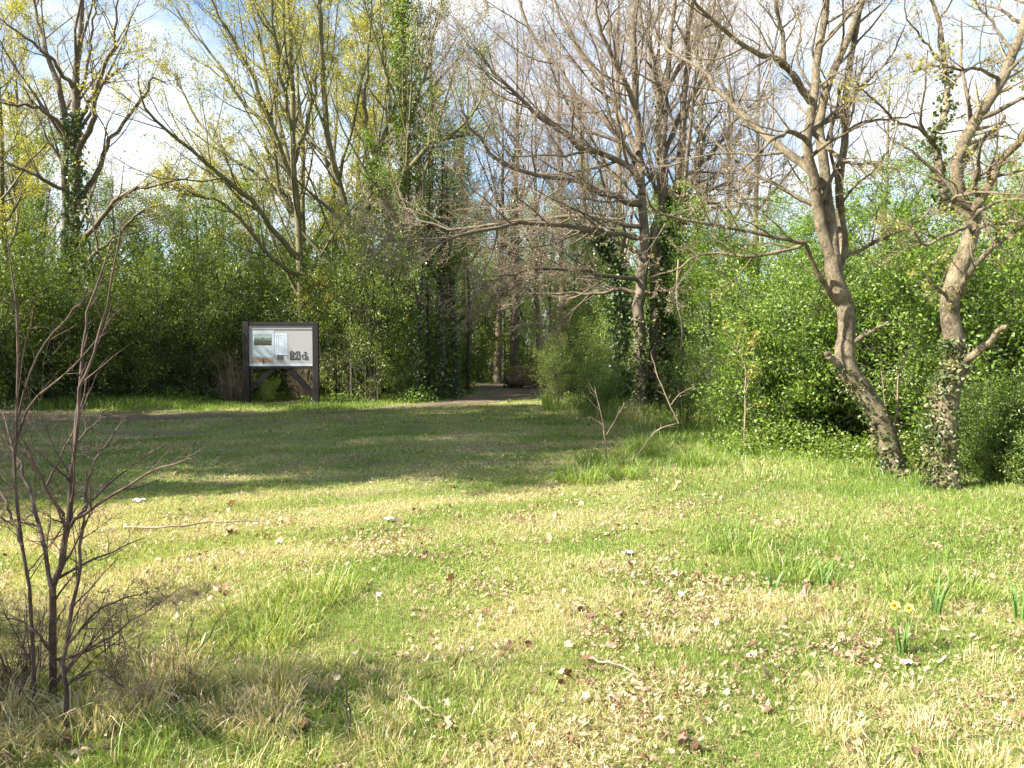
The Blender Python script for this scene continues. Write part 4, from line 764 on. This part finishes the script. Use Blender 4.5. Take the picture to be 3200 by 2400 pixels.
fs = [
 (.013, .007, [(142, 1668, -.1), (141, 1487, -.1), (139, 1412, -.1), (165, 1281, 0), (176, 1187, 0), (184, 1104, 0)]),
 (.021, .012, [(110, 1570, .25), (114, 1480, .2), (114, 1374, .1), (116, 1281, .05), (135, 1206, 0), (146, 1131, 0), (152, 1037, 0), (160, 985, 0)]),
 (.010, .003, [(160, 985), (165, 909, .02), (171, 834, .05), (180, 722, .1), (191, 665, .1), (225, 572, .15), (250, 490, .2)]),
 (.009, .003, [(158, 1000), (169, 920, -.03), (176, 834, -.05), (199, 778, -.1), (221, 703, -.1), (240, 609, -.15), (252, 530, -.2), (262, 470, -.2)]),
 (.011, .004, [(78, 1560, .1), (75, 1517, .1), (67, 1300, .1), (49, 1168, .1), (34, 1037, .1), (34, 965, .12), (37, 740, .15), (28, 610, .2), (14, 500, .2)]),
 (.012, .005, [(116, 1290), (90, 1153, .1), (56, 1040, .2), (30, 969, .25), (10, 900, .3)]),
 (.010, .003, [(144, 1140), (135, 1115, -.1), (94, 1040, -.2), (60, 975, -.25), (41, 930, -.3)]),
 (.009, .002, [(184, 1104), (190, 1050, .05), (205, 1000, .1), (240, 947, .15), (277, 890, .2)]),
 (.010, .002, [(150, 1140), (187, 1108, -.05), (262, 1059, -.1), (337, 1014, -.15), (394, 999, -.2), (414, 969, -.2)]),
 (.008, .002, [(165, 1120), (200, 1080, .1), (244, 1040, .15), (311, 988, .2), (367, 954, .3)]),
 (.007, .002, [(30, 969, .2), (75, 864, .1), (150, 800, .05), (215, 730, 0), (245, 690, 0)]),
 (.006, .002, [(40, 900, .2), (75, 778, .1), (124, 710, 0), (161, 662, -.05), (200, 640, -.1)]),
 (.009, .002, [(142, 1423), (225, 1382, -.1), (319, 1318, -.2), (405, 1262, -.3)]),
 (.008, .002, [(140, 1400), (200, 1330, .1), (270, 1290, .2), (330, 1281, .3)]),
 (.008, .002, [(150, 1470), (215, 1450, -.1), (260, 1480, -.2), (300, 1510, -.3)]),
 (.007, .002, [(110, 1400), (60, 1350, .1), (20, 1330, .2), (-20, 1320, .2)]),
 (.008, .002, [(50, 1180), (20, 1100, .1), (-10, 1040, .2)]),
 (.006, .002, [(160, 960), (210, 905, .1), (240, 878, .15)]),
 (.006, .002, [(100, 1050), (150, 950, .1), (180, 870, .2), (190, 800, .2)]),
]
canes('bare_shrub', 3.25, fs, 'leafless dark shrub with forking reddish stems at the left of the foreground', 'shrub', B_SHRUB,
      [dict(n=13, t0=.08, ang=42, L=.3, k=6, rr=.5, up=.03, wig=.13, rmin=.0018, s=4), dict(n=5, ang=50, L=.4, rr=.6, rmin=.0013, wig=.2, k=4, s=3), dict(n=3, ang=50, absL=.04, rr=.7, rmin=.001, wig=.25, k=3, s=3)], 1, base=W(114, 1560, 3.3), ls=.006, leaf=B_SHRUB, thin=(2, 3, 8, 9, 10, 11, 17, 18, 7, 6))
canes('bare_shrub', 3.9, [(.006, .002, [(350, 1560), (400, 1450), (440, 1390), (500, 1300)]), (.006, .002, [(352, 1560), (430, 1480), (480, 1420), (520, 1370)]), (.006, .002, [(352, 1560), (380, 1460), (400, 1400), (420, 1330)]), (.005, .002, [(350, 1560), (440, 1530), (500, 1490)]), (.005, .002, [(350, 1560), (300, 1500), (270, 1430)])],
      'small dark twiggy shrub with two long green shoots, right of the leafless shrub', 'shrub', B_DARK, [dict(n=8, t0=.1, ang=35, L=.3, k=5, rr=.6, rmin=.0015, wig=.12, s=3), dict(n=4, ang=40, L=.4, rr=.6, rmin=.0012, k=4, s=3)], 1, ls=.01)
canes('sapling', 10.6, [(.013, .005, [(1312, 1020), (1309, 960), (1302, 915), (1292, 870), (1285, 835)]), (.01, .004, [(1310, 940), (1330, 905), (1350, 870)]), (.008, .003, [(1303, 920), (1285, 905), (1270, 900)])],
      'thin upright dead sapling standing alone in the grass right of the clearing', 'sapling', B_TWIG, [dict(n=5, t0=.3, ang=40, L=.3, k=5, rr=.6, wig=.15, rmin=.003, s=3)], 2, ls=.02)
canes('bramble_cane', 10.4, [(.011, .006, [(1345, 1035), (1375, 985), (1420, 930), (1466, 914)]), (.010, .006, [(1466, 914), (1445, 870), (1420, 810), (1405, 760)]), (.006, .003, [(1448, 875), (1470, 850), (1500, 835)])],
      'long bent bramble cane arching over the grass below the twin-trunked tree', 'bramble', B_TWIG, [dict(n=6, t0=.3, ang=50, absL=.12, k=4, rr=.5, rmin=.002, s=3)], 2, ls=.02)
canes('dangling_stem', 16.5, [(.02, .012, [(1466, 560), (1463, 610), (1462, 655), (1472, 700), (1472, 740), (1465, 790), (1448, 830)])], 'thin pale stem hanging beside the ivy-wrapped trunk', 'creeper', B_TWIG, [dict(n=5, t0=.4, ang=40, absL=.3, k=4, rr=.5, rmin=.003, s=3)], 1)
canes('sapling', 9.9, [(.014, .006, [(1930, 935), (1938, 880), (1942, 800), (1960, 760)]), (.01, .004, [(1928, 930), (1910, 860), (1903, 790)]), (.008, .003, [(1934, 900), (1955, 880), (1975, 868)]), (.008, .003, [(1942, 810), (1960, 770), (1978, 730)])],
      'pale three-stemmed sapling between the two near trunks', 'sapling', B_TWIG, [dict(n=5, t0=.3, ang=35, L=.3, k=4, rr=.6, rmin=.003, s=3)], 1)
canes('sapling', 11.4, [(.012, .005, [(1843, 1035), (1842, 940), (1843, 860), (1825, 760)]), (.007, .003, [(1842, 880), (1790, 800), (1750, 700)])] if False else [(.012, .004, [(1608, 960), (1610, 850), (1606, 780), (1570, 720)]), (.008, .003, [(1608, 860), (1625, 790), (1628, 730)])],
      'thin leafy sapling with yellow-green sprays in front of the right thicket', 'sapling', B_TWIG, [dict(n=7, t0=.2, ang=45, absL=.35, k=5, rr=.6, rmin=.003, up=-.05, s=3), dict(n=4, absL=.12, rmin=.002, k=4, s=3)], 4, ls=.05, leaf=L_YELLOW)
canes('dead_stem', 3.1, [(.0045, .002, [(752, 1668), (757, 1560), (748, 1490), (735, 1440)]), (.003, .0015, [(756, 1570), (735, 1500), (712, 1478)])], 'thin dark dead stem poking up at the bottom edge of the foreground', 'dead stem', B_DARK, [dict(n=4, t0=.2, ang=45, absL=.05, k=4, rr=.6, rmin=.001, s=3)], 1, ls=.01)
def stick(pts, r, label, mat=B_TWIG, tw=5):
    w = [G(*p) + [0, 0, .015 + r] for p in pts]; P = cr(w, 12)[None]; P[0, 1:-1, 2] += rng.uniform(0, .02, 10); Q = (r * np.linspace(1, .4, 12))[None]
    m = MB(); tubes(m, P, Q, 6, rough=.08); A, AR = sprout(P, Q, tw, t0=.3, ang=40, L=.15, k=4, rr=.6, up=0); tubes(m, A, AR, 4); b = P[0, 0].copy(); m.v = [q - b.astype(np.float32) for q in m.v]
    o = m.obj('fallen_stick', [mat]); o.location = b; tag(o, label, 'stick')
stick([(270, 1136), (360, 1140), (460, 1133), (560, 1130)], .012, 'long thin stick lying level on the sunlit grass left of the middle')
stick([(225, 905), (270, 897), (330, 890), (370, 888)], .02, 'pale stick at the edge of the verge left of the board')
stick([(1270, 2000 * 0 + 1440), (1330, 1455), (1390, 1480)], .008, 'short pale stick among the leaves in the lower middle')
stick([(1790, 1392), (1850, 1372), (1900, 1340)], .006, 'thin straw-pale stick on the grass at lower right')
stick([(870, 1525), (930, 1560), (985, 1580)], .009, 'bleached stick at the bottom of the foreground near the middle')
stick([(1940, 1045), (1960, 1040), (1990, 1030)], .02, 'short pale stick against the foot of the leaning trunk')

# daffodils
DL = plain('daffodil_leaf', (.08, .17, .035), .5, .2, 20); DY = leaf_mat('petal_cream', [(0, (.70, .62, .16)), (1, (.80, .72, .26))], .35); DT = plain('trumpet_yellow', (.75, .55, .05), .5, .1, 20)
def daff(dx, dy, label, blooms=0, nl=9, h=.26):
    b = G(dx, dy); e = empty('daffodil', tuple(b), label, 'daffodil'); m = MB(); k = 7
    a = rng.uniform(0, 6.283, nl); 
    for i in range(nl):
        t = np.linspace(0, 1, k); hh = h * rng.uniform(.6, 1.15); o = h * rng.uniform(.05, .5); c = np.stack([np.cos(a[i]) * (o * t ** 2 + .02), np.sin(a[i]) * (o * t ** 2 + .02), hh * t - .15 * hh * t ** 3], 1)
        p = rng.uniform(0, 6.283); u = np.array([math.cos(p), math.sin(p), 0]) * .006; wv = np.interp(t, [0, .7, 1], [1, .9, .1])[:, None] * u
        v = np.concatenate([c - wv, c + wv]); m.add(v, [[j, j + 1, k + j + 1, k + j] for j in range(k - 1)])
    m.obj('leaves', [DL], e)
    for q in range(blooms):
        t = np.linspace(0, 1, 8); dxy = np.array([(-.05, .05, .0)[q % 3], (-.02, .03, -.04)[q % 3]]); P = np.stack([dxy[0] * t, dxy[1] * t, (h * 1.25 - .03 * q) * t], 1)[None]; s = MB(); tubes(s, P, np.full((1, 8), .003), 5); s.obj('stalk', [DL], e)
        c = P[0, -1]; f = MB(); dr = norm(np.array([-.5, -.8, .1])); uu = norm(np.cross(dr, [0, 0, 1.])); vv = np.cross(uu, dr)
        for w in range(6):
            an = w * 1.047 + .2; d1 = uu * math.cos(an) + vv * math.sin(an); d2 = -uu * math.sin(an) + vv * math.cos(an)
            f.add([c, c + d1 * .018 + d2 * .012 + dr * .004, c + d1 * .028 + dr * .008, c + d1 * .018 - d2 * .012 + dr * .004], [[0, 1, 2, 3]], 0, rng.uniform())
        fo = f.obj('bloom', [DY], e); tr_ = MB(); PP = np.stack([c, c + dr * .014, c + dr * .028])[None]; tubes(tr_, PP, np.array([[.007, .009, .014]]), 10); tr_.obj('trumpet', [DT], fo)
daff(1948, 1400, 'daffodil clump with two pale yellow blooms in the sunlit grass at right', 2, 10, .22)
daff(1780, 1270, 'flowerless clump of dark daffodil leaves beside a bare earth patch', 0, 7, .22)
daff(1672, 1275, 'single thin tuft of daffodil leaves left of the earth patch', 0, 4, .2)
daff(2022, 1325, 'flowerless daffodil leaves right of the blooming clump', 0, 9, .26)
daff(2200, 1325, 'daffodil leaves cut by the right edge of the picture', 0, 7, .32)
# scraps of white paper
WH = plain('white_paper', (.6, .61, .63), .6, .04, 20)
def scrap(dx, dy, s, label):
    b = G(dx, dy); n = 7; v = []; 
    for i in range(n):
        for j in range(n): v.append([(i / 6 - .5) * s * 1.3 + rng.normal(0, s * .05), (j / 6 - .5) * s + rng.normal(0, s * .05), .03 + s * .12 * math.sin(i * 1.7 + dx) * math.cos(j * 1.3) + rng.normal(0, s * .05) + s * .1])
    m = MB(); v = np.array(v); f = [[i * n + j, i * n + j + 1, (i + 1) * n + j + 1, (i + 1) * n + j] for i in range(n - 1) for j in range(n - 1) if not (i in (0, 5) and j in (0, 5))]
    m.add(np.concatenate([v, v - [0, 0, .002]]), f + [[q + 49 for q in r_[::-1]] for r_ in f], 0, .5); o = m.obj('paper_scrap', [WH]); o.location = b; tag(o, label, 'litter')
scrap(302, 1077, .10, 'crumpled white scrap of paper on the grass near the shade edge at left')
scrap(1222, 1328, .0001 + .05, 'small white scrap lying among the leaves in the middle') if False else None
scrap(843, 1128, .08, 'small upright white scrap on the grass below the board')
scrap(1957, 1328 + 100, .05, 'white scrap beside the daffodil clump')
scrap(1355, 1193, .07, 'flat white scrap on the sunlit grass right of the middle')
# brown earth spots
ER = leaf_mat('brown_leaves', [(0, (.06, .03, .02)), (.6, (.17, .08, .05)), (1, (.34, .2, .13))], .2)
es = MB()
for dx, dy, s in [(1245, 1335, .14), (1785, 1276, .2), (925, 1210, .1), (470, 1290, .14), (1115, 1410, .12), (1340, 1345, .12), (1920, 1360, .16), (1500, 1600, .16), (1250, 1480, .1), (640, 1590, .22)]:
    b = G(dx, dy); n = int(90 * s); c = b + rng.normal(0, s * .5, (n, 3)) * [1, 1, 0]; c[:, 2] = hgt(c[:, 0], c[:, 1]) + rng.uniform(.012, .03, n); leafquads(es, c, .045, 0, flat=.5, asp=.8, six=True)
tag(es.obj('brown_leaf_heaps', [ER]), 'small heaps of wet reddish brown leaves dotted over the lawn', 'fallen leaves', kind='stuff')
# shade giver at lower left, outside the picture
place(SH[0], 'shrub', -5.55, 2.3, .95, 1.1, 'leafy shrub left of the camera shading the foreground corner', 'shrub')
place(SH[0], 'shrub', -5.9, 1.1, 1.0, 2.9, 'leafy shrub behind the left shoulder of the camera', 'shrub')

# ------------------------------------------------------------------ light, sky, camera
SUN_EL, SUN_AZ = R(39), R(-109)      # azimuth measured from +Y towards +X
sd = np.array([math.sin(SUN_AZ) * math.cos(SUN_EL), math.cos(SUN_AZ) * math.cos(SUN_EL), math.sin(SUN_EL)])
sl = bpy.data.lights.new('sun', 'SUN'); sl.energy = 5; sl.angle = R(.53); sl.color = (1, .94, .82); so = bpy.data.objects.new('sun', sl); col.objects.link(so)
so.rotation_euler = Vector(sd).to_track_quat('Z', 'Y').to_euler()
w = bpy.data.worlds.new('World'); scene.world = w; w.use_nodes = True; nt = w.node_tree; n = nt.nodes; l = nt.links; n.clear()
sk = n.new('ShaderNodeTexSky'); sk.sky_type = 'NISHITA'; sk.sun_disc = False; sk.sun_elevation = SUN_EL; sk.sun_rotation = SUN_AZ; sk.altitude = 50; sk.air_density = 1; sk.dust_density = .6
tc = n.new('ShaderNodeTexCoord'); mp = n.new('ShaderNodeMapping'); mp.inputs['Scale'].default_value = (1, 1, 2.4); mp.inputs['Location'].default_value = (.35, .0, .2); l.new(tc.outputs['Generated'], mp.inputs[0])
nz = n.new('ShaderNodeTexNoise'); nz.inputs['Scale'].default_value = 2.6; nz.inputs['Detail'].default_value = 8; nz.inputs['Roughness'].default_value = .55; l.new(mp.outputs[0], nz.inputs[0])
cr_ = ramp(n, [(.45, (0, 0, 0)), (.64, (1, 1, 1))]); l.new(nz.outputs[0], cr_.inputs[0])
hs = n.new('ShaderNodeHueSaturation'); hs.inputs['Saturation'].default_value = 1.1; hs.inputs['Value'].default_value = 1.0; l.new(sk.outputs[0], hs.inputs['Color'])
mx = n.new('ShaderNodeMixRGB'); l.new(cr_.outputs[0], mx.inputs[0]); l.new(hs.outputs[0], mx.inputs[1]); mx.inputs[2].default_value = (5.4, 5.5, 5.7, 1)
bg = n.new('ShaderNodeBackground'); bg.inputs['Strength'].default_value = .072; l.new(mx.outputs[0], bg.inputs[0])
ow = n.new('ShaderNodeOutputWorld'); l.new(bg.outputs[0], ow.inputs[0])
cam = bpy.data.cameras.new('camera'); cam.lens = F / 1024 * 36; cam.sensor_width = 36; cam.clip_start = .05; cam.clip_end = 3000
co = bpy.data.objects.new('camera', cam); col.objects.link(co); co.location = (0, 0, EYE); co.rotation_euler = (R(90) - TH, 0, 0); scene.camera = co
scene.view_settings.view_transform = 'Standard'; scene.view_settings.look = 'None'; scene.view_settings.gamma = 1; scene.view_settings.exposure = 1.9
scene.cycles.max_bounces = 6; scene.cycles.diffuse_bounces = 3; scene.cycles.transmission_bounces = 3; scene.cycles.glossy_bounces = 1; scene.cycles.use_denoising = True
